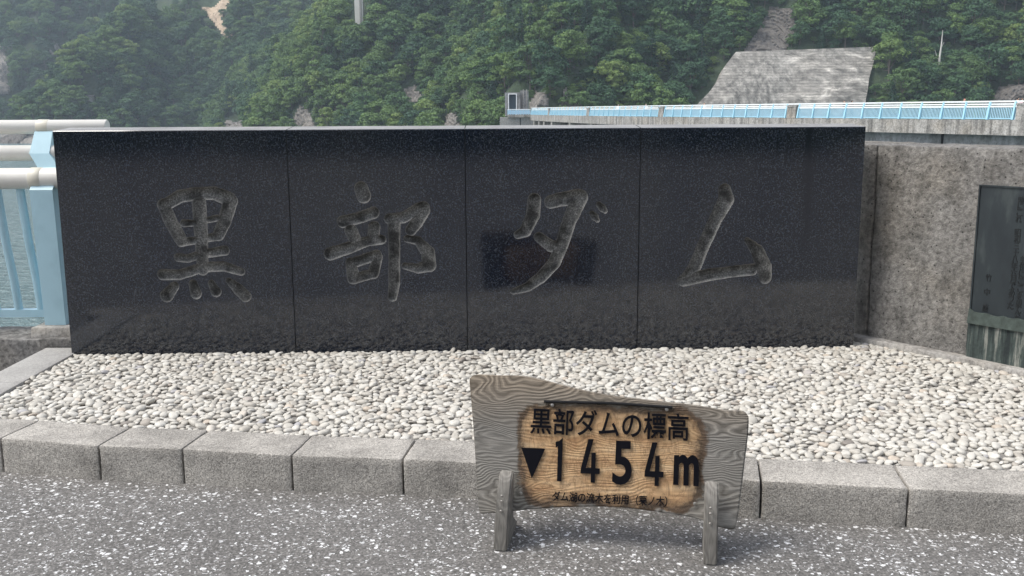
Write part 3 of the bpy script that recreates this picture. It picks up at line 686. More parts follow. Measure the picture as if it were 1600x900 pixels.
# post: profile in y-z, width in x
xl0, xr0 = aty(74, 505, 5.78).x, aty(104, 505, 5.76).x; xr1 = aty(83, 296, 5.74).x; xr2 = aty(83, 215, 5.94).x; xl1 = aty(55, 298, 5.80).x; xl2 = aty(56, 212, 5.96).x
zb_ = aty(80, 508.5, 5.74).z
mb = MB()
secs = [(zb_, 5.75, 5.93, xl0, xr0), (zb_+.35, 5.74, 5.90, (xl0*.5+xl1*.5), xr0*.5+xr1*.5), (zl_-rl, 5.73, 5.88, xl1, xr1), (zl_+rl, 5.845, 5.94, xl1+.005, xr1), (zm_, 5.87, 5.98, xl2-.005, xr2), (zt_-rt*.6, 5.94, 6.02, xl2+.004, xr2)]
vs = []
for z, ya, yb, xa, xb in secs: vs += [(xa, ya, z), (xb, ya, z), (xb, yb, z), (xa, yb, z)]
fs = [(0, 1, 2, 3), tuple(range(len(vs)-4, len(vs)))]
for i in range(len(secs)-1):
    for q in range(4): fs.append((i*4+q, i*4+(q+1) % 4, i*4+4+(q+1) % 4, i*4+4+q))
mb.add(vs, fs); mb.build('post', M['blue'], rail)
zlow = aty(40, 488.5, 5.90).z
mb = MB(); mb.bar((-6, 5.90, zlow), (xl0+.01, 5.90, zlow), .05, .046); mb.build('bottom_rail', M['blue'], rail)
sp_ = aty(65, 483, 5.90).x-aty(30, 483, 5.90).x
for i in range(-18, 2):
    xb = aty(30, 483, 5.90).x+sp_*i; mb = MB()
    mb.tube([(xb, 5.90, zlow), (xb-.006, 5.885, zlow+.2), (xb-.014, 5.845, zlow+.45), (xb-.018, 5.80, zl_)], .024, 14, caps=False); mb.build('baluster', M['blue'], rail, 60)
zt0 = aty(40, 530, 5.62).z
mb_x1 = mon_l.x-.012
zpl = aty(80, 528, 5.66).z
pl = rough_block('plinth', [(xl0-.05, 5.665, zt0-.01), (XE-.1, 5.665, zt0-.01), (XE-.1, 5.95, zt0-.01), (xl0-.05, 5.95, zt0-.01), (xl0-.05, 5.68, zb_), (XE-.1, 5.68, zb_), (XE-.1, 5.95, zb_), (xl0-.05, 5.95, zb_)], M['smooth_conc'], rail, .006, .03, .002, 50)
kb = rough_block('concrete_footing', [(-6, 5.62, -.3), (mb_x1-.03, 5.62, -.3), (mb_x1-.03, 5.975, -.3), (-6, 5.975, -.3), (-6, 5.62, zt0), (mb_x1-.03, 5.62, zt0), (mb_x1-.03, 5.975, zt0), (-6, 5.975, zt0)], M['base'], None, .012, .035, .006, 51)
tag(kb, 'low dark rough concrete footing under the light blue railing at the left', 'footing')

# ================================================================== mountainsides around the lake
LAKE = -14.0
foot = [(-900, 900), (-520, 700), (-400, 640), (-318, 650), (-267, 520), (-241, 515), (-200, 530), (-176, 560), (-103, 350), (-70, 338), (-38, 300), (-14, 262), (0, 236), (20, 238), (46, 246), (90, 250), (125, 242), (180, 225), (300, 190), (500, 170), (700, 600), (500, 1100), (-900, 1100)]
fp = np.array(foot, float)
def land_d(x, y):
    x = np.asarray(x, float); y = np.asarray(y, float); d = np.full(x.shape, 1e9); ins = np.zeros(x.shape, bool)
    for i in range(len(fp)):
        a, b = fp[i], fp[(i+1) % len(fp)]; e = b-a
        t = np.clip(((x-a[0])*e[0]+(y-a[1])*e[1])/(e@e), 0, 1); d = np.minimum(d, np.hypot(x-a[0]-t*e[0], y-a[1]-t*e[1]))
        c = ((a[1] > y) != (b[1] > y)) & (x < (b[0]-a[0])*(y-a[1])/(b[1]-a[1]+1e-12)+a[0]); ins ^= c
    return np.where(ins, d, -d)
def height(x, y):
    x = np.asarray(x, float); y = np.asarray(y, float); d = land_d(x, y)
    f = np.clip(d/14, 0, 1)
    nz = 7.0*np.sin(x*.072+np.sin(y*.03)*1.1+.5)*np.clip(d/30, .15, 1)+2.6*np.sin(x*.19+1.7+y*.07)+1.6*np.sin(x*.37-y*.23)+1.2*np.sin(y*.31+x*.11)
    quiet = np.exp(-(((x-72)/34)**2+((y-262)/40)**2))
    return LAKE+np.where(d > 0, .5*np.minimum(d, 6)+.92*np.maximum(d-6, 0)*.97+2.2+f*nz*(1-quiet), d*.8+2.2*np.exp(d/6))
hx = np.concatenate([np.linspace(-640, -200, 56), np.linspace(-196, 200, 134), np.linspace(206, 340, 24)]); hy = np.concatenate([np.linspace(168, 460, 130), np.linspace(464, 900, 100)])
GX, GY = np.meshgrid(hx, hy, indexing='ij'); GZ = height(GX, GY); GD = land_d(GX, GY)
idx = np.arange(GX.size).reshape(GX.shape); keep = (GD > -14) & (GD < 150)
kq = keep[:-1, :-1] & keep[1:, :-1] & keep[:-1, 1:] & keep[1:, 1:]
q = np.stack([idx[:-1, :-1], idx[1:, :-1], idx[1:, 1:], idx[:-1, 1:]], 2)[kq]
used = np.unique(q); rm_ = -np.ones(GX.size, int); rm_[used] = np.arange(len(used))
me = bpy.data.meshes.new('mountainside'); me.from_pydata(np.stack([GX.ravel(), GY.ravel(), GZ.ravel()], 1)[used].tolist(), [], rm_[q].tolist()); me.materials.append(M['hill'])
me.polygons.foreach_set('use_smooth', [True]*len(me.polygons)); me.update(); tag(link('mountainside', me), kind='structure')
def hits(pxs):
    rs = np.arange(150, 950, 1.0); out = []
    for px, py in pxs:
        d = ray(px, py); t = rs/d.y; X, Y, Zr = d.x*t, rs, CAMH+d.z*t; h = height(X, Y); w_ = np.nonzero(Zr < h)[0]
        i = w_[0] if len(w_) else -1; out.append(Vector((X[i], Y[i], Zr[i])))
    return out
# bank behind the photographer (seen only in the polished stone)
mb = MB(); xs = np.linspace(-60, 60, 25); ys = np.linspace(-40, -24, 9)
vs = [(x, y, (-24-y)*.8+.4*math.sin(x*.5)) for x in xs for y in ys]
mb.add([(x, y, max(z, -.2)) for x, y, z in vs], [(i*9+j, (i+1)*9+j, (i+1)*9+j+1, i*9+j+1) for i in range(24) for j in range(8)])
tag(mb.build('wooded_bank', M['hill']), kind='structure')

# ---- rock patches lying on the slopes
def rock_patch(poly, mat, label, cat='rock outcrop', name='rock_outcrop', amp=1.6, step=3.0, lift=1.0):
    x0, x1 = min(p[0] for p in poly), max(p[0] for p in poly); y0, y1 = min(p[1] for p in poly), max(p[1] for p in poly)
    gx = np.arange(x0, x1+step, step); gy = np.arange(y0, y1+step, step); H = {}
    for i, a in enumerate(gx):
        for j, b in enumerate(gy):
            if inpoly(a+.3*step, b+.3*step, poly) or inpoly(a-.3*step, b-.3*step, poly): H[i, j] = None
    full = set()
    for (i, j) in H: full |= {(i, j), (i+1, j), (i, j+1), (i+1, j+1)}
    full = sorted(full); pos = dict(zip(full, hits([(x0+i*step, y0+j*step) for i, j in full])))
    cen = sum(pos.values(), Vector())/len(pos); pos = {k_: (p if (p-cen).length < 60 else cen.copy()) for k_, p in pos.items()}
    ii = {k_: q_ for q_, k_ in enumerate(full)}; vs = []; bs = []
    for k_ in full:
        p = pos[k_]; nd = (C0-p).normalized(); a_ = mnoise.fractal(p*.16, 1, 2, 3)+abs(mnoise.noise(p*.3))
        edge = not all((k_[0]+dx, k_[1]+dy) in H for dx in (-1, 0) for dy in (-1, 0))
        vs.append(p+(nd*.7+Vector((0, 0, .5)))*(lift+amp*(a_ if not edge else a_*.4-.3))); bs.append(p+Vector((0, 6, -4)))
    n_ = len(vs); fs = [(ii[i, j], ii[i+1, j], ii[i+1, j+1], ii[i, j+1]) for (i, j) in H]
    ec = {}
    for f in fs:
        for a_, b_ in zip(f, f[1:]+f[:1]): ec[tuple(sorted((a_, b_)))] = ec.get(tuple(sorted((a_, b_))), 0)+1
    sk = [(a_, b_, b_+n_, a_+n_) for (a_, b_), c_ in ec.items() if c_ == 1]
    mb = MB(); mb.add(vs+bs, fs+sk); o = mb.build(name, mat); 
    if label: tag(o, label, cat)
    return o
RP = [([(1160, 84), (1182, 52), (1203, 12), (1234, 14), (1242, 45), (1224, 80)], 'rock_dark', 'dark bare rock gully running down to the top of the pale concrete slope'),
      ([(312, 12), (334, 10), (350, -6), (360, 0), (348, 18), (342, 28), (360, 54), (350, 58), (331, 32)], 'earth', 'tan forked landslide scar high on the left mountainside'),
      ([(-30, 64), (4, 72), (14, 96), (13, 145), (-30, 150)], 'rock', 'pale rock face at the left photo edge above the lake'),
      ([(74, 74), (84, 66), (92, 70), (90, 84), (78, 84)], 'rock', 'small pale rock patch among trees near the upper left'),
      ([(446, 206), (468, 166), (480, 172), (494, 206)], 'rock', 'grey wedge of rock at the shore left of the middle spur'),
      ([(622, 144), (648, 134), (662, 160), (636, 160)], 'rock', 'pale rock patch halfway up the middle spur'),
      ([(686, 206), (698, 178), (710, 178), (724, 206)], 'rock', 'small brown and grey rock at the foot of the middle spur'),
      ([(344, 206), (352, 186), (374, 183), (386, 206)], 'rock', 'low pale rock at the shore under the bright spur'),
      ([(824, 168), (836, 144), (852, 148), (856, 168)], 'rock', 'grey rock face directly right of the tunnel portal'),
      ([(874, 168), (882, 136), (891, 150), (906, 154), (908, 168)], 'rock', 'pointed grey rock behind the far end of the dam railing'),
      ([(1548, 168), (1560, 138), (1604, 132), (1604, 168)], 'rock_dark', 'brown rock face above the dam railing at the right photo edge'),
      ([(-60, 230), (-60, 210), (40, 209), (84, 213), (84, 230)], 'rock_dark', 'grey stony lake bank seen between the white rails at far left')]
for poly, m_, lab in RP: rock_patch(poly, M[m_], lab, amp=.3 if m_ == 'earth' else .8)

# ---- sprayed concrete slope
qs = [(1082, 172), (1366, 172), (1369, 73), (1150, 82)]
hq = hits([(1100, 172), (1350, 172), (1368, 74), (1152, 84)])
nb = 26; vs = []; 
dl, dr, dtr, dtl = [p.y-5.0 for p in hq]
rows = 14
left = [(1060, 196), (1092, 160), (1112, 140), (1124, 122), (1130, 108), (1140, 94), (1150, 81)]; rt_ = [(1352, 196), (1352, 160), (1356, 140), (1358, 122), (1362, 108), (1366, 94), (1369, 73)]
for j in range(rows+1):
    t = j/rows; tt = t*(len(left)-1); a0 = int(min(tt, len(left)-2)); fr_ = tt-a0
    Lp = [left[a0][q]*(1-fr_)+left[a0+1][q]*fr_ for q in (0, 1)]; Rp = [rt_[a0][q]*(1-fr_)+rt_[a0+1][q]*fr_ for q in (0, 1)]
    for i in range(nb+1):
        s = i/nb; px = Lp[0]+(Rp[0]-Lp[0])*s; py = Lp[1]+(Rp[1]-Lp[1])*s
        Yd = (dl*(1-s)+dr*s)*(1-t)+(dtl*(1-s)+dtr*s)*t; fold = 1.6*abs(math.sin(s*5.2+.6))*(1-t*.6)
        vs.append(aty(px, py, Yd-fold+mnoise.noise((px*.02, py*.05, 1))*.6))
n_ = len(vs); fs = [(j*(nb+1)+i, j*(nb+1)+i+1, (j+1)*(nb+1)+i+1, (j+1)*(nb+1)+i) for j in range(rows) for i in range(nb)]
bk = [v+Vector((0, 14, -3)) for v in vs]; ring = [i for i in range(nb+1)]+[j*(nb+1)+nb for j in range(1, rows+1)]+[rows*(nb+1)+i for i in range(nb-1, -1, -1)]+[j*(nb+1) for j in range(rows-1, 0, -1)]
mb = MB(); mb.add(vs+bk, fs+[(ring[i], ring[(i+1) % len(ring)], ring[(i+1) % len(ring)]+n_, ring[i]+n_) for i in range(len(ring))])
tag(mb.build('concrete_slope', M['shotcrete'], None, 50), 'large pale streaked concrete slope protection on the hillside behind the dam', 'slope protection')

# ---- forest
def cards(cent, nrm, size, rs):
    n = len(cent); r = rs.normal(size=(n, 3)); t = np.cross(nrm, r); t /= np.linalg.norm(t, axis=1)[:, None]+1e-9; b = np.cross(nrm, t)
    a1 = size*rs.uniform(.55, 1.0, n); a2 = size*rs.uniform(.4, .75, n)
    v = np.stack([cent-t*a1[:, None], cent-b*a2[:, None]-nrm*(a1*.2)[:, None], cent+t*a1[:, None], cent+b*a2[:, None]-nrm*(a1*.2)[:, None]], 1)
    return v.reshape(-1, 3)
def tree_mesh(name, kind, seed):
    rs = np.random.default_rng(seed); C_, Nn, S_ = [], [], []
    if kind == 'broad':
        H = rs.uniform(9.5, 12); rad = rs.uniform(3.6, 4.6); lob = []
        for i in range(rs.integers(17, 23)):
            zf = rs.uniform(.12, 1); prof = math.sin(math.pi*min(1, (1-zf)*.62+.10))**.8
            th = rs.uniform(0, 6.28); rr_ = rad*prof*rs.uniform(.35, .95); lob.append((rr_*math.cos(th), rr_*math.sin(th), H*(.22+.70*zf), rs.uniform(1.0, 1.9)*(.75+.5*prof)))
        for (x, y, z, r) in lob:
            n = int(58*r); d = rs.normal(size=(n, 3)); d[:, 2] = np.abs(d[:, 2])*1.1-.35; d /= np.linalg.norm(d, axis=1)[:, None]
            C_.append(np.array([x, y, z])+d*np.array([r*1.12, r*1.12, r*.66])*rs.uniform(.72, 1.05, n)[:, None]); Nn.append(d*.8+rs.normal(0, .42, (n, 3))+np.array([0, 0, .35])); S_.append(rs.uniform(.30, .55, n))
    else:
        H = rs.uniform(11, 15); rad = rs.uniform(2.2, 3.0); tiers = 15
        for i in range(tiers):
            z = H*(.10+.88*i/tiers); R0 = rad*(1-i/tiers)**.8+.2; nbn = max(5, int(11*(1-i/tiers)+4)); o0 = rs.uniform(0, 6)
            for b in range(nbn):
                th = o0+6.28*b/nbn+rs.normal(0, .2); L = R0*rs.uniform(.7, 1.15); n = int(6+7*L)
                t = rs.uniform(.15, 1, n)**.7; C_.append(np.stack([np.cos(th)*t*L, np.sin(th)*t*L, z-t*t*L*.32+rs.normal(0, .12, n)], 1)+rs.normal(0, .14, (n, 3)))
                Nn.append(np.tile([np.cos(th)*.35, np.sin(th)*.35, 1.0], (n, 1))+rs.normal(0, .35, (n, 3))); S_.append(rs.uniform(.25, .46, n)*(1.1-.4*t))
    C_ = np.concatenate(C_); Nn = np.concatenate(Nn); Nn /= np.linalg.norm(Nn, axis=1)[:, None]; S_ = np.concatenate(S_)
    V = cards(C_, Nn, S_, rs); nf = len(C_)
    tb = MB(); lean = rs.normal(0, .02, 2)
    tb.tube([(0, 0, -1.5), (lean[0]*4, lean[1]*4, H*.45), (lean[0]*9, lean[1]*9, H*.88)], [.26, .17, .05], 6)
    if kind == 'broad':
        for (x, y, z, r) in lob[:7]: tb.tube([(0, 0, H*.25), (x*.5, y*.5, z*.72), (x*.85, y*.85, z)], [.12, .08, .03], 5)
    vs = V.tolist()+[list(v) for v in tb.v]; fs = [(4*i, 4*i+1, 4*i+2, 4*i+3) for i in range(nf)]+[tuple(len(V)+q_ for q_ in f) for f in tb.f]
    me = bpy.data.meshes.new(name); me.from_pydata(vs, [], fs); me.materials.append(M['leaf' if kind == 'broad' else 'needle']); me.materials.append(M['bark'])
    me.polygons.foreach_set('material_index', [0]*nf+[1]*len(tb.f)); me.update(); return me
protos = [tree_mesh('broadleaf_tree', 'broad', 11+i) for i in range(6)]
for q_ in (3, 4, 5): protos[q_].materials[0] = M['leaf_light']
protos = protos+[tree_mesh('conifer_tree', 'con', 31+i) for i in range(3)]
EXC = [p for p, m_, l_ in RP]+[[(1060, 176), (1100, 142), (1124, 112), (1148, 84), (1250, 80), (1369, 76), (1362, 110), (1356, 176)], [(790, 170), (790, 146), (825, 146), (826, 170)], [(548, 30), (552, -20), (578, -20), (578, 26)], [(128, 157), (128, 140), (150, 140), (150, 157)]]
cand = []
for (xa, xb, ya, yb, sp) in ((-420, 240, 180, 640, 4.7), (-640, -250, 500, 860, 6.2)):
    for x in np.arange(xa, xb, sp):
        for y in np.arange(ya, yb, sp): cand.append((x+rng.uniform(-.5, .5)*sp, y+rng.uniform(-.5, .5)*sp))
cand = np.array(cand); cd = land_d(cand[:, 0], cand[:, 1]); cz = height(cand[:, 0], cand[:, 1])
trees = []
for (x, y), d, z in zip(cand, cd, cz):
    if d < 3 or d > 140: continue
    px = 800+F*x/y
    if px < -140 or px > 1740 or (-60 > x and y > 640 and False): continue
    sc = 1.02*rng.uniform(.6, 1.15)*(.6 if d < 6 else 1)*(1.12 if y > 450 else .92); h_ = 11*sc
    bpx = proj((x, y, z)); 
    if bpx[1] < -70: continue
    bad = False
    for poly in EXC:
        for kf_ in (.05, .45, .85):
            q_ = proj((x, y, z+h_*kf_)); wpx = F*3.0*sc/y*((.5 if kf_ < .8 else .2) if poly is not EXC[-4] else .95)
            if inpoly(q_[0], q_[1], poly) or inpoly(q_[0]-wpx, q_[1], poly) or inpoly(q_[0]+wpx, q_[1], poly): bad = True; break
        if bad: break
    if bad: continue
    g = mnoise.noise((x*.03, y*.03, 4)); lightp = .28+.9*mnoise.noise((x*.018+7, y*.018, 1))+(.25 if abs(x+60) < 60 and y < 440 else 0)
    kind = 6+int(rng.integers(0, 3)) if rng.random() < (.10+.35*max(0, g)) else int(rng.integers(0, 3))+(3 if rng.random() < lightp else 0)
    trees.append((x, y, z-.3, sc, rng.uniform(0, 6.28), kind))
bushes = []
for x in np.arange(-250, 220, 2.7):
    for y in np.arange(185, 430, 2.7):
        bushes.append((x+rng.uniform(-1.3, 1.3), y+rng.uniform(-1.3, 1.3)))
for x in np.arange(-420, -40, 4.2):
    for y in np.arange(430, 660, 4.2): bushes.append((x+rng.uniform(-2, 2), y+rng.uniform(-2, 2)))
bushes = np.array(bushes); bd = land_d(bushes[:, 0], bushes[:, 1]); bz = height(bushes[:, 0], bushes[:, 1]); bl_ = []
for (x, y), d, z in zip(bushes, bd, bz):
    if d < 2.5 or d > (75 if y < 430 else 120) or rng.random() < .1: continue
    px = 800+F*x/y
    if px < -60 or px > 1660: continue
    q1 = proj((x, y, z+.3)); q2 = proj((x, y, z+2.6))
    if q1[1] < -30 or any(inpoly(q_[0]+o_, q_[1], poly) for poly in EXC for q_ in (q1, q2) for o_ in (-2, 2)): continue
    bl_.append((x, y, z-.5, rng.uniform(.20, .42)*(1.4 if y > 430 else 1), rng.uniform(0, 6.28), int(rng.integers(0, 6))))
trees.sort(key=lambda t: -t[3]/t[1])
vis = [t for t in trees if -20 < 800+F*t[0]/t[1] < 1620 and proj(t[:3])[1] < 230 and proj((t[0], t[1], t[2]+10*t[3]))[1] > -10]
near = set(id(t) for t in vis[:300]); first = {}
for t in vis[:300]:
    c_ = t[5] >= 6; o = link('conifer_tree' if c_ else 'broadleaf_tree', protos[t[5]])
    tag(o, 'dark pointed conifer among the trees on the mountainside across the lake' if c_ else 'green round crowned tree on the forested mountainside across the lake', 'tree', 'conifers on the mountainside' if c_ else 'broadleaf trees on the mountainside')
    o.location = t[:3]; o.rotation_euler = (0, 0, t[4]); o.scale = (t[3],)*3; first.setdefault(t[5], o)
rest = [t for t in trees if id(t) not in near]+bl_
for x in np.arange(-45, 46, 3.2):
    for y in (-27, -31, -36): rest.append((x+rng.uniform(-1, 1), y+rng.uniform(-1, 1), (-24-y)*.8-.3, rng.uniform(.45, .8), rng.uniform(0, 6.28), int(rng.integers(0, 9))))
me = bpy.data.meshes.new('forest'); me.from_pydata([t[:3] for t in rest], [], [])
for nm, ty_, ix in (('tsize', 'FLOAT', 3), ('tturn', 'FLOAT', 4), ('tkind', 'INT', 5)):
    at_ = me.attributes.new(nm, ty_, 'POINT'); at_.data.foreach_set('value', [t[ix] for t in rest])
fo = link('forest', me); tag(fo, 'dense green forest covering the mountainsides across the lake', 'forest', kind='stuff')
ng = bpy.data.node_groups.new('forest_nodes', 'GeometryNodeTree'); ng.interface.new_socket('Geometry', in_out='INPUT', socket_type='NodeSocketGeometry'); ng.interface.new_socket('Geometry', in_out='OUTPUT', socket_type='NodeSocketGeometry')
gi = ng.nodes.new('NodeGroupInput'); go = ng.nodes.new('NodeGroupOutput'); jn = ng.nodes.new('GeometryNodeGeometryToInstance')
iop = ng.nodes.new('GeometryNodeInstanceOnPoints'); iop.inputs['Pick Instance'].default_value = True
def attr(nm, ty_):
    a_ = ng.nodes.new('GeometryNodeInputNamedAttribute'); a_.data_type = ty_; a_.inputs['Name'].default_value = nm; return a_.outputs['Attribute']
order = sorted(first); 
for kx in reversed(order):
    oi = ng.nodes.new('GeometryNodeObjectInfo'); oi.inputs['Object'].default_value = first[kx]; oi.transform_space = 'ORIGINAL'; oi.inputs['As Instance'].default_value = False
    ng.links.new(oi.outputs['Geometry'], jn.inputs[0])
ng.links.new(gi.outputs[0], iop.inputs['Points']); ng.links.new(jn.outputs[0], iop.inputs['Instance']); ng.links.new(attr('tkind', 'INT'), iop.inputs['Instance Index'])
cx_ = ng.nodes.new('ShaderNodeCombineXYZ'); ng.links.new(attr('tturn', 'FLOAT'), cx_.inputs[2]); ng.links.new(cx_.outputs[0], iop.inputs['Rotation']); ng.links.new(attr('tsize', 'FLOAT'), iop.inputs['Scale'])
ng.links.new(iop.outputs[0], go.inputs[0]); md = fo.modifiers.new('forest', 'NODES'); md.node_group = ng

# ---- dead white tree, pylon, hut
b = hits([(1466, 104)])[0]; Yd = b.y-10; mb = MB()
mb.tube([aty(1466, 118, Yd), aty(1468, 90, Yd), aty(1471, 70, Yd), aty(1473, 47, Yd)], [.36, .28, .18, .06], 7)
mb.tube([aty(1467, 96, Yd), aty(1463, 86, Yd), aty(1461, 78, Yd-.5)], [.16, .1, .05], 6); mb.tube([aty(1470, 76, Yd), aty(1475, 66, Yd+.5)], [.1, .04], 6)
tag(mb.build('dead_tree', M['deadwood'], None, 60), 'bare white dead tree trunk standing among dark trees above the dam', 'dead tree')
b = hits([(563, 30)])[0]; pyl = empty('concrete_pylon', (b.x, b.y-1, b.z-2), 'tall pale concrete pylon rising from the forest at the top of the photo', 'pylon'); mb = MB()
wq = 7.5*b.y/F
mb.hexa([(b.x-wq*.8, b.y-3, b.z-4), (b.x+wq*.8, b.y-3, b.z-4), (b.x+wq*.8, b.y, b.z-4), (b.x-wq*.8, b.y, b.z-4), (b.x-wq, b.y-3, b.z+26), (b.x+wq, b.y-3, b.z+26), (b.x+wq, b.y, b.z+26), (b.x-wq, b.y, b.z+26)]); mb.build('shaft', simple('pale_concrete', (.55, .53, .49), .9, 0, .12, .5), pyl)
mb = MB(); mb.box((b.x+wq*.15, b.y-3.5, b.z-4), (b.x+wq*.45, b.y-3.0, b.z+26)); mb.build('rib', M['smooth_conc'], pyl)
b = hits([(138, 158)])[0]; hut = empty('lake_hut', (b.x, b.y, b.z), 'tiny grey hut in the trees near the left shore', 'hut'); mb = MB(); mb.box((b.x-3, b.y-3, b.z-1.5), (b.x+3.5, b.y+1, b.z+2.2)); mb.build('wall', M['smooth_conc'], hut)
mb = MB(); mb.add([(b.x-3.6, b.y-3.6, b.z+2.2), (b.x+4.1, b.y-3.6, b.z+2.2), (b.x+4.1, b.y+1.5, b.z+2.2), (b.x-3.6, b.y+1.5, b.z+2.2), (b.x-3.6, b.y-1, b.z+3.3), (b.x+4.1, b.y-1, b.z+3.3)], [(0, 1, 5, 4), (2, 3, 4, 5), (0, 4, 3), (1, 2, 5), (0, 3, 2, 1)]); mb.build('roof', simple('dark_roof', (.08, .08, .08)), hut)

# ================================================================== the dam
dpt = [(2150, 49, .0), (1600, 67, 0), (1236, 90, 0), (1032, 114, 0), (918, 141, 0), (857, 168, 0), (829, 190, 0)]
dp = [Vector(((px-800)/F*d*1.0, d, 0)) for px, d, _ in dpt]; dp = [Vector((aty(px, 175, d).x, d, 0)) for px, d, _ in dpt]
ZD = .72; FH = 1.05
def smooth_curve(pts, n):  # Catmull-Rom
    out = []
    P_ = [pts[0]*2-pts[1]]+pts+[pts[-1]*2-pts[-2]]
    for i in range(1, len(P_)-2):
        for k_ in range(n):
            t = k_/n; a, b, c, d = P_[i-1:i+3]; out.append(.5*((2*b)+(c-a)*t+(2*a-5*b+4*c-d)*t*t+(3*b-a-3*c+d)*t**3))
    out.append(pts[-1]); return out
cv = smooth_curve(dp, 12)
def nrm_at(i): 
    d = (cv[min(i+1, len(cv)-1)]-cv[max(i-1, 0)]).normalized(); return Vector((-d.y, d.x, 0))
nl = [nrm_at(i) for i in range(len(cv))]   # towards the lake (left)
if nl[20].x > 0: nl = [-v for v in nl]
dam = empty('arch_dam', (20, 105, -14), 'long curved grey concrete arch dam crest reaching across behind the monument', 'dam')
def sweep(d0, d1, z0, z1, i0=0, i1=None):
    i1 = len(cv)-1 if i1 is None else i1; mb = MB(); vs = []
    for i in range(i0, i1+1):
        p = cv[i]
        for d, z in ((d0, z0), (d1, z0), (d1, z1), (d0, z1)): vs.append(p+nl[i]*d+Vector((0, 0, z)))
    k_ = i1-i0+1; fs = [(0, 1, 2, 3), tuple((k_-1)*4+q for q in range(4))]
    for i in range(k_-1):
        for q in range(4): fs.append((i*4+q, i*4+(q+1) % 4, i*4+4+(q+1) % 4, i*4+4+q))
    mb.add(vs, fs); return mb
sweep(-.35, 0, ZD-FH, ZD).build('fascia', M['dam'], dam, 40)
sweep(-9, -.35, ZD-FH+.1, ZD-.16).build('deck', M['smooth_conc'], dam, 40)
ib = 12*4+2
sweep(-8, -1.1, -18, ZD-FH+.1, 0, ib).build('body', M['dam_dark'], dam, 40)
sweep(-8, -3.0, -18, ZD-FH+.1, ib).build('body', M['dam_dark'], dam, 40)
def at_i(px): 
    best = min(range(len(cv)), key=lambda i: abs(proj(cv[i])[0]-px)); return best
for px in (833, 841, 849, 861, 889, 922):
    best = min(((abs(proj(cv[i].lerp(cv[i+1], f))[0]-px), i, f) for i in range(len(cv)-1) for f in (0, .25, .5, .75)))
    i = best[1]; p = cv[i].lerp(cv[i+1], best[2]); d = (cv[i+1]-cv[i]).normalized(); n_ = nl[i]
    mb = MB(); mb.hexa([p-d*.7-n_*3+Vector((0, 0, -18)), p+d*.7-n_*3+Vector((0, 0, -18)), p+d*.7+n_*.5+Vector((0, 0, -18)), p-d*.7+n_*.5+Vector((0, 0, -18)), p-d*.6-n_*3+Vector((0, 0, ZD-FH)), p+d*.6-n_*3+Vector((0, 0, ZD-FH)), p+d*.6-n_*.1+Vector((0, 0, ZD-FH)), p-d*.6-n_*.1+Vector((0, 0, ZD-FH))])
    mb.build('pier', M['dam'], dam)
# vertical joint and streaks on the body
mb = MB(); i = at_i(1466); p = cv[i]; mb.box((-.05, -.05, 0), (.05, .05, 1)); mb = MB()
mb.bar(p-nl[i]*1.05+Vector((0, 0, -6)), p-nl[i]*1.05+Vector((0, 0, ZD-FH)), .12, .12); mb.build('joint', M['rubber'], dam)
# piers and railings along the crest
acc = [0]
for a, b in zip(cv[:-1], cv[1:]): acc.append(acc[-1]+(b-a).length)
acc = np.array(acc)
def along(s):
    i = int(np.clip(np.searchsorted(acc, s)-1, 0, len(cv)-2)); f = (s-acc[i])/(acc[i+1]-acc[i]); return cv[i].lerp(cv[i+1], f), (cv[i+1]-cv[i]).normalized(), nl[i]
rl_lab = ['blue and white dam railing section past the right photo edge', 'blue and white dam railing section nearest the camera at the right edge', 'blue and white dam railing section in front of the pale concrete slope',
          'blue and white dam railing section left of the pale concrete slope', 'short looking blue and white dam railing section above the dam piers', 'farthest densely posted blue and white dam railing section next to the tunnel portal side']
pil_lab = ['concrete parapet pillar on the dam at the right photo edge', 'concrete parapet pillar on the dam nearest the right end of the monument', 'concrete parapet pillar on the dam left of the pale slope', 'concrete parapet pillar on the dam above the piers', 'farthest concrete parapet pillar on the dam']
RB = 1.30
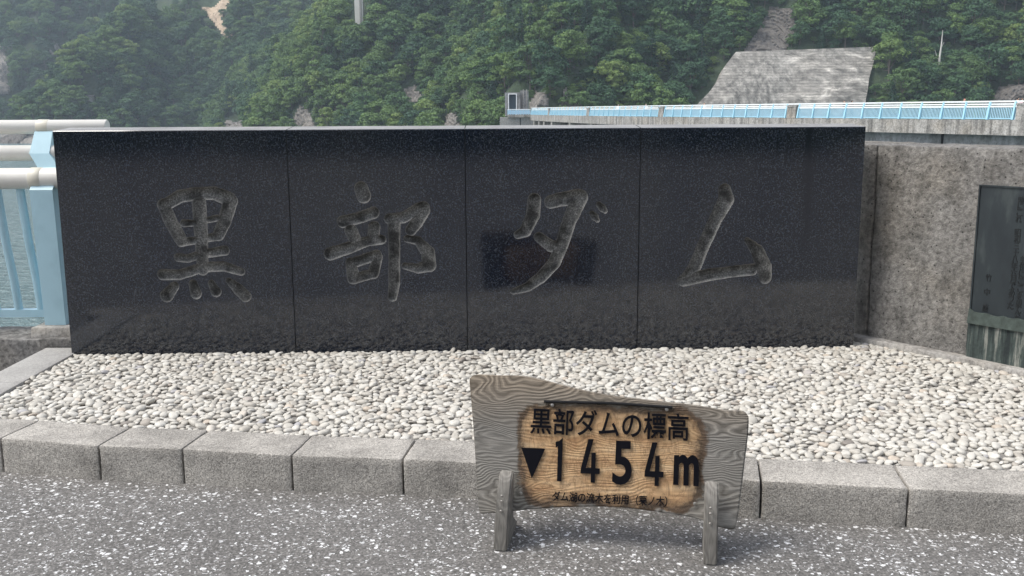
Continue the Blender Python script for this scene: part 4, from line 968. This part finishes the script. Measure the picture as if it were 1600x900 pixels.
for bi in range(6):
    s0, s1 = acc[bi*12]+.75, acc[(bi+1)*12]-(.75 if bi < 5 else 0.1); nb_ = max(6, round((s1-s0)/2.2))
    p0, _, _ = along((s0+s1)/2); rt_o = empty('dam_railing', p0+Vector((0, 0, ZD)), rl_lab[bi], 'railing', 'railing sections along the dam crest')
    smp = np.linspace(s0, s1, nb_*2+1)
    def strip(d0, d1, z0, z1, ext=0):
        mb = MB(); vs = []
        for s in np.concatenate([[smp[0]-ext], smp[1:-1], [smp[-1]+ext]]):
            p, d, n_ = along(s)
            for dd, z in ((d0, z0), (d1, z0), (d1, z1), (d0, z1)): vs.append(p+n_*dd+Vector((0, 0, ZD+z)))
        k_ = len(smp); fs = [(0, 1, 2, 3), tuple((k_-1)*4+q for q in range(4))]
        for i in range(k_-1):
            for q in range(4): fs.append((i*4+q, i*4+(q+1) % 4, i*4+4+(q+1) % 4, i*4+4+q))
        mb.add(vs, fs); return mb
    strip(-.36, -.25, 1.19, 1.30, .74).build('top_rail', M['far_white'], rt_o)
    strip(-.33, -.24, 1.02, 1.11, .0).build('middle_rail', M['far_white'], rt_o)
    strip(-.29, -.16, .84, .96).build('lower_rail', M['far_white'], rt_o)
    strip(-.16, -.10, .04, .12).build('bottom_rail', M['far_blue'], rt_o)
    mb = MB(); nbar = int((s1-s0)/.135)
    for s in np.linspace(s0, s1, nbar):
        p, d, n_ = along(s); mb.bar(p-n_*.13+Vector((0, 0, ZD+.08)), p-n_*.22+Vector((0, 0, ZD+.86)), .05, .05, d)
    mb.build('balusters', M['far_panel'], rt_o)
    for s in np.linspace(s0+.15, s1-.15, nb_+1):
        p, d, n_ = along(s); mb = MB(); mb.bar(p-n_*.04+Vector((0, 0, ZD)), p-n_*.20+Vector((0, 0, ZD+.9)), .15, .16, n_); mb.bar(p-n_*.18+Vector((0, 0, ZD+.88)), p-n_*.27+Vector((0, 0, ZD+1.24)), .12, .12, n_); mb.build('post', M['far_blue'], rt_o)
    if 0 < bi < 6:
        p, d, n_ = along(acc[bi*12]); po = empty('parapet_pillar', p-n_*.2+Vector((0, 0, ZD)), pil_lab[bi-1], 'pillar', 'concrete pillars between the dam railing sections')
        mb = MB(); mb.hexa([p-d*.65-n_*.6+Vector((0, 0, ZD)), p+d*.65-n_*.6+Vector((0, 0, ZD)), p+d*.65+n_*.02+Vector((0, 0, ZD)), p-d*.65+n_*.02+Vector((0, 0, ZD)), p-d*.65-n_*.6+Vector((0, 0, ZD+1.0)), p+d*.65-n_*.6+Vector((0, 0, ZD+1.0)), p+d*.65-n_*.06+Vector((0, 0, ZD+1.0)), p-d*.65-n_*.06+Vector((0, 0, ZD+1.0))]); mb.build('shaft', M['dam'], po)
        mb = MB(); mb.bar(p-d*.7-n_*.32+Vector((0, 0, ZD+1.06)), p+d*.7-n_*.32+Vector((0, 0, ZD+1.06)), .62, .12); mb.build('cap', M['smooth_conc'], po)
# wing at the far end with the tunnel portal
e = cv[-1]; Yw = 192
wing = empty('dam_wing', (e.x-2, Yw, -14), 'straight concrete wing at the far left end of the dam leading to the tunnel', 'dam wing')
xw0, xw1 = aty(793, 170, Yw).x, aty(829, 170, Yw).x
mb = MB(); mb.box((xw0, Yw, ZD-.5), (xw1, Yw+7, ZD)); mb.build('deck', M['dam'], wing)
mb = MB(); mb.box((xw0-1.5, Yw+.6, -18), (xw1+.6, Yw+7, ZD-.5)); mb.build('wall', M['smooth_conc'], wing)
mb = MB(); xj = aty(813, 185, Yw).x; mb.box((xj-.08, Yw+.52, -16), (xj+.08, Yw+.62, ZD-.6)); mb.build('joint', M['rubber'], wing)
wr = empty('dam_railing', ((xw0+xw1)/2, Yw+.2, ZD), 'pale blue railing on the straight wing below the tunnel portal', 'railing')
mb = MB(); mb.bar((xw0, Yw+.2, ZD+1.0), (xw1, Yw+.2, ZD+1.0), .1, .16); mb.build('top_rail', M['far_white'], wr)
for x in np.arange(xw0+.05, xw1, .5): mb = MB(); mb.bar((x, Yw+.2, ZD), (x, Yw+.2, ZD+.95), .12, .12); mb.build('post', M['far_blue'], wr)
mb = MB(); mb.box((xw0, Yw+.18, ZD+.1), (xw1, Yw+.22, ZD+.85)); mb.build('panel', simple('pale_blue_panel', (.42, .58, .72), .5), wr)
Yp = 199; xa, xb = aty(789, 160, Yp).x, aty(813, 160, Yp).x; zt2 = aty(800, 144.5, Yp).z
por = empty('tunnel_portal', ((xa+xb)/2, Yp, ZD), 'small square concrete tunnel portal with blue grey shutter beyond the dam', 'tunnel portal')
xd0, xd1 = aty(795, 160, Yp).x, aty(806.5, 160, Yp).x; zdt = aty(800, 147.5, Yp).z
mb = MB(); mb.box((xa, Yp, ZD-.3), (xd0, Yp+8, zt2)); mb.box((xd1, Yp, ZD-.3), (xb, Yp+8, zt2)); mb.box((xd0, Yp, zdt), (xd1, Yp+8, zt2)); mb.build('wall', M['dam_dark'], por)
mb = MB(); mb.box((xd0, Yp+1.5, ZD-.3), (xd1, Yp+1.7, zdt)); mb.build('shutter', simple('shutter_paint', (.10, .15, .20), .6, 0, .3, .6), por)
mb = MB(); mb.box((xd0-.12, Yp-.15, ZD-.3), (xd0+.02, Yp+.02, zdt)); mb.box((xd1-.02, Yp-.15, ZD-.3), (xd1+.12, Yp+.02, zdt)); mb.box((xd0-.12, Yp-.15, zdt), (xd1+.12, Yp+.02, zdt+.14)); mb.build('frame', M['far_white'], por)
wl = empty('retaining_wall', (xb+.8, Yp+1.5, ZD-.3), 'ribbed grey retaining wall right beside the tunnel portal', 'wall'); xc = aty(826, 160, Yp).x
mb = MB(); mb.box((xb+.05, Yp+1.2, ZD-.3), (xc, Yp+7, zt2+.4)); mb.build('wall_face', M['dam_dark'], wl)
for px in (818, 823): 
    x = aty(px, 160, Yp).x; mb = MB(); mb.box((x-.12, Yp+.95, ZD-.3), (x+.12, Yp+1.19, zt2+.6)); mb.build('rib', M['smooth_conc'], wl)

# ================================================================== people on the dam crest
def person_mesh():
    J = {'pel': (0, 0, .95, .15, .11), 'sp': (0, 0, 1.15, .145, .10), 'ch': (0, 0, 1.35, .17, .11), 'nk': (0, .0, 1.48, .055, .055), 'hd': (0, -.01, 1.58, .085, .095), 'tp': (0, -.01, 1.69, .07, .08),
         'hl': (-.09, 0, .88, .09, .09), 'kl': (-.10, -.02, .48, .06, .06), 'al': (-.10, .01, .08, .042, .042), 'tl': (-.11, -.14, .03, .04, .03), 'hr': (.09, 0, .88, .09, .09), 'kr': (.10, -.04, .48, .06, .06), 'ar': (.11, .0, .08, .042, .042), 'tr': (.12, -.14, .03, .04, .03),
         'sl': (-.19, 0, 1.40, .06, .06), 'el': (-.25, .02, 1.13, .042, .042), 'wl': (-.24, -.08, .90, .032, .032), 'fl': (-.235, -.11, .80, .03, .022), 'sr': (.19, 0, 1.40, .06, .06), 'er': (.25, .02, 1.13, .042, .042), 'wr': (.24, -.08, .90, .032, .032), 'fr': (.235, -.11, .80, .03, .022)}
    E = ['pel sp', 'sp ch', 'ch nk', 'nk hd', 'hd tp', 'pel hl', 'hl kl', 'kl al', 'al tl', 'pel hr', 'hr kr', 'kr ar', 'ar tr', 'ch sl', 'sl el', 'el wl', 'wl fl', 'ch sr', 'sr er', 'er wr', 'wr fr']
    ks = list(J); me = bpy.data.meshes.new('p'); me.from_pydata([J[k_][:3] for k_ in ks], [tuple(ks.index(x) for x in e_.split()) for e_ in E], [])
    o = bpy.data.objects.new('p', me); COL.objects.link(o); o.modifiers.new('s', 'SKIN'); 
    if not me.skin_vertices: 
        bm = bmesh.new(); bm.from_mesh(me); bm.verts.layers.skin.verify(); bm.to_mesh(me); bm.free()
    for i, k_ in enumerate(ks): me.skin_vertices[0].data[i].radius = J[k_][3:]; me.skin_vertices[0].data[i].use_root = (k_ == 'pel')
    ss = o.modifiers.new('ss', 'SUBSURF'); ss.levels = 1; ss.render_levels = 1
    out = bpy.data.meshes.new_from_object(o.evaluated_get(bpy.context.evaluated_depsgraph_get())); bpy.data.objects.remove(o)
    return out
pm0 = person_mesh(); pv = [v.co.copy() for v in pm0.vertices]
def person(px, back, shirt, trouser, hair, label, ht=1.0, turn=0):
    bi = min(range(len(acc)*4), key=lambda i: abs(proj(along(acc[-1]*i/(len(acc)*4))[0])[0]-px)); p, d, n_ = along(acc[-1]*bi/(len(acc)*4)); p = p-n_*back
    me = pm0.copy(); me.materials.clear()
    for nm, c_ in (('shirt_cloth', shirt), ('trouser_cloth', trouser), ('skin', (.55, .36, .26)), ('hair', hair)): me.materials.append(simple(nm, c_, .8))
    for po in me.polygons:
        c_ = sum((me.vertices[i].co for i in po.vertices), Vector())/len(po.vertices)
        po.material_index = 3 if c_.z > 1.62 or (c_.z > 1.54 and c_.y > .02) else 2 if c_.z > 1.47 else 0 if c_.z > .97 or (abs(c_.x) > .215 and c_.z > 1.05) else (2 if abs(c_.x) > .2 and c_.z > .72 else 1)
    me.polygons.foreach_set('use_smooth', [True]*len(me.polygons))
    o = link('person', me); o.location = p+Vector((0, 0, ZD-.16)); o.scale = (ht,)*3; o.rotation_euler = (0, 0, turn); tag(o, label, 'person', 'people walking on the dam')
person(1459, 2.6, (.18, .20, .24), (.06, .07, .10), (.70, .22, .18), 'person in a red cap behind the dam railing', .98, .4)
person(1553, 2.2, (.75, .72, .70), (.45, .50, .55), (.02, .02, .02), 'person in a white shirt and pale trousers at the right of the dam', 1.0, 2.0)
person(1563, 2.0, (.62, .45, .48), (.35, .48, .62), (.03, .02, .02), 'person in a pink top beside the one in a white shirt on the dam', .97, 1.5)
person(1569, 3.4, (.55, .58, .62), (.05, .05, .07), (.02, .02, .02), 'person in grey top and black trousers near the right end of the dam', 1.0, -1)
person(1587, 3.2, (.80, .80, .78), (.10, .10, .13), (.75, .74, .70), 'person in white with a pale hat by the rightmost dam pillar', 1.0, .2)
person(1284, 2.4, (.10, .10, .12), (.05, .05, .06), (.015, .015, .015), 'left one of two dark clothed people before the pale slope', 1.0, 1)
person(1293, 2.4, (.14, .13, .13), (.05, .05, .06), (.015, .015, .015), 'right one of two dark clothed people before the pale slope', .98, 2)
person(1070, 2.2, (.75, .70, .68), (.08, .08, .10), (.05, .04, .04), 'person in a pale shirt on the dam left of the pale slope', 1.0, 0)
person(984, 2.0, (.78, .78, .76), (.10, .12, .16), (.6, .6, .58), 'person in white with a sun hat halfway along the far dam crest', 1.0, 0)
person(944, 2.0, (.80, .80, .80), (.15, .15, .18), (.75, .75, .72), 'person in white near the far end of the dam above the piers', 1.0, 0)

# ================================================================== haze
HZ = True
if HZ:
    mb = MB(); mb.box((-700, -60.5, -30), (420, 960, 150)); hz = mb.build('haze', bpy.data.materials.new('haze_air')); m = hz.data.materials[0]; m.use_nodes = True
    t_ = m.node_tree; t_.nodes.remove(t_.nodes['Principled BSDF']); pvn = t_.nodes.new('ShaderNodeVolumePrincipled'); pvn.inputs['Density'].default_value = .00027
    pvn.inputs['Color'].default_value = (.72, .86, 1.0, 1); t_.links.new(pvn.outputs[0], t_.nodes['Material Output'].inputs['Volume']); tag(hz, kind='stuff'); hz['label'] = 'thin pale bluish haze over the lake and mountains'; hz['category'] = 'haze'
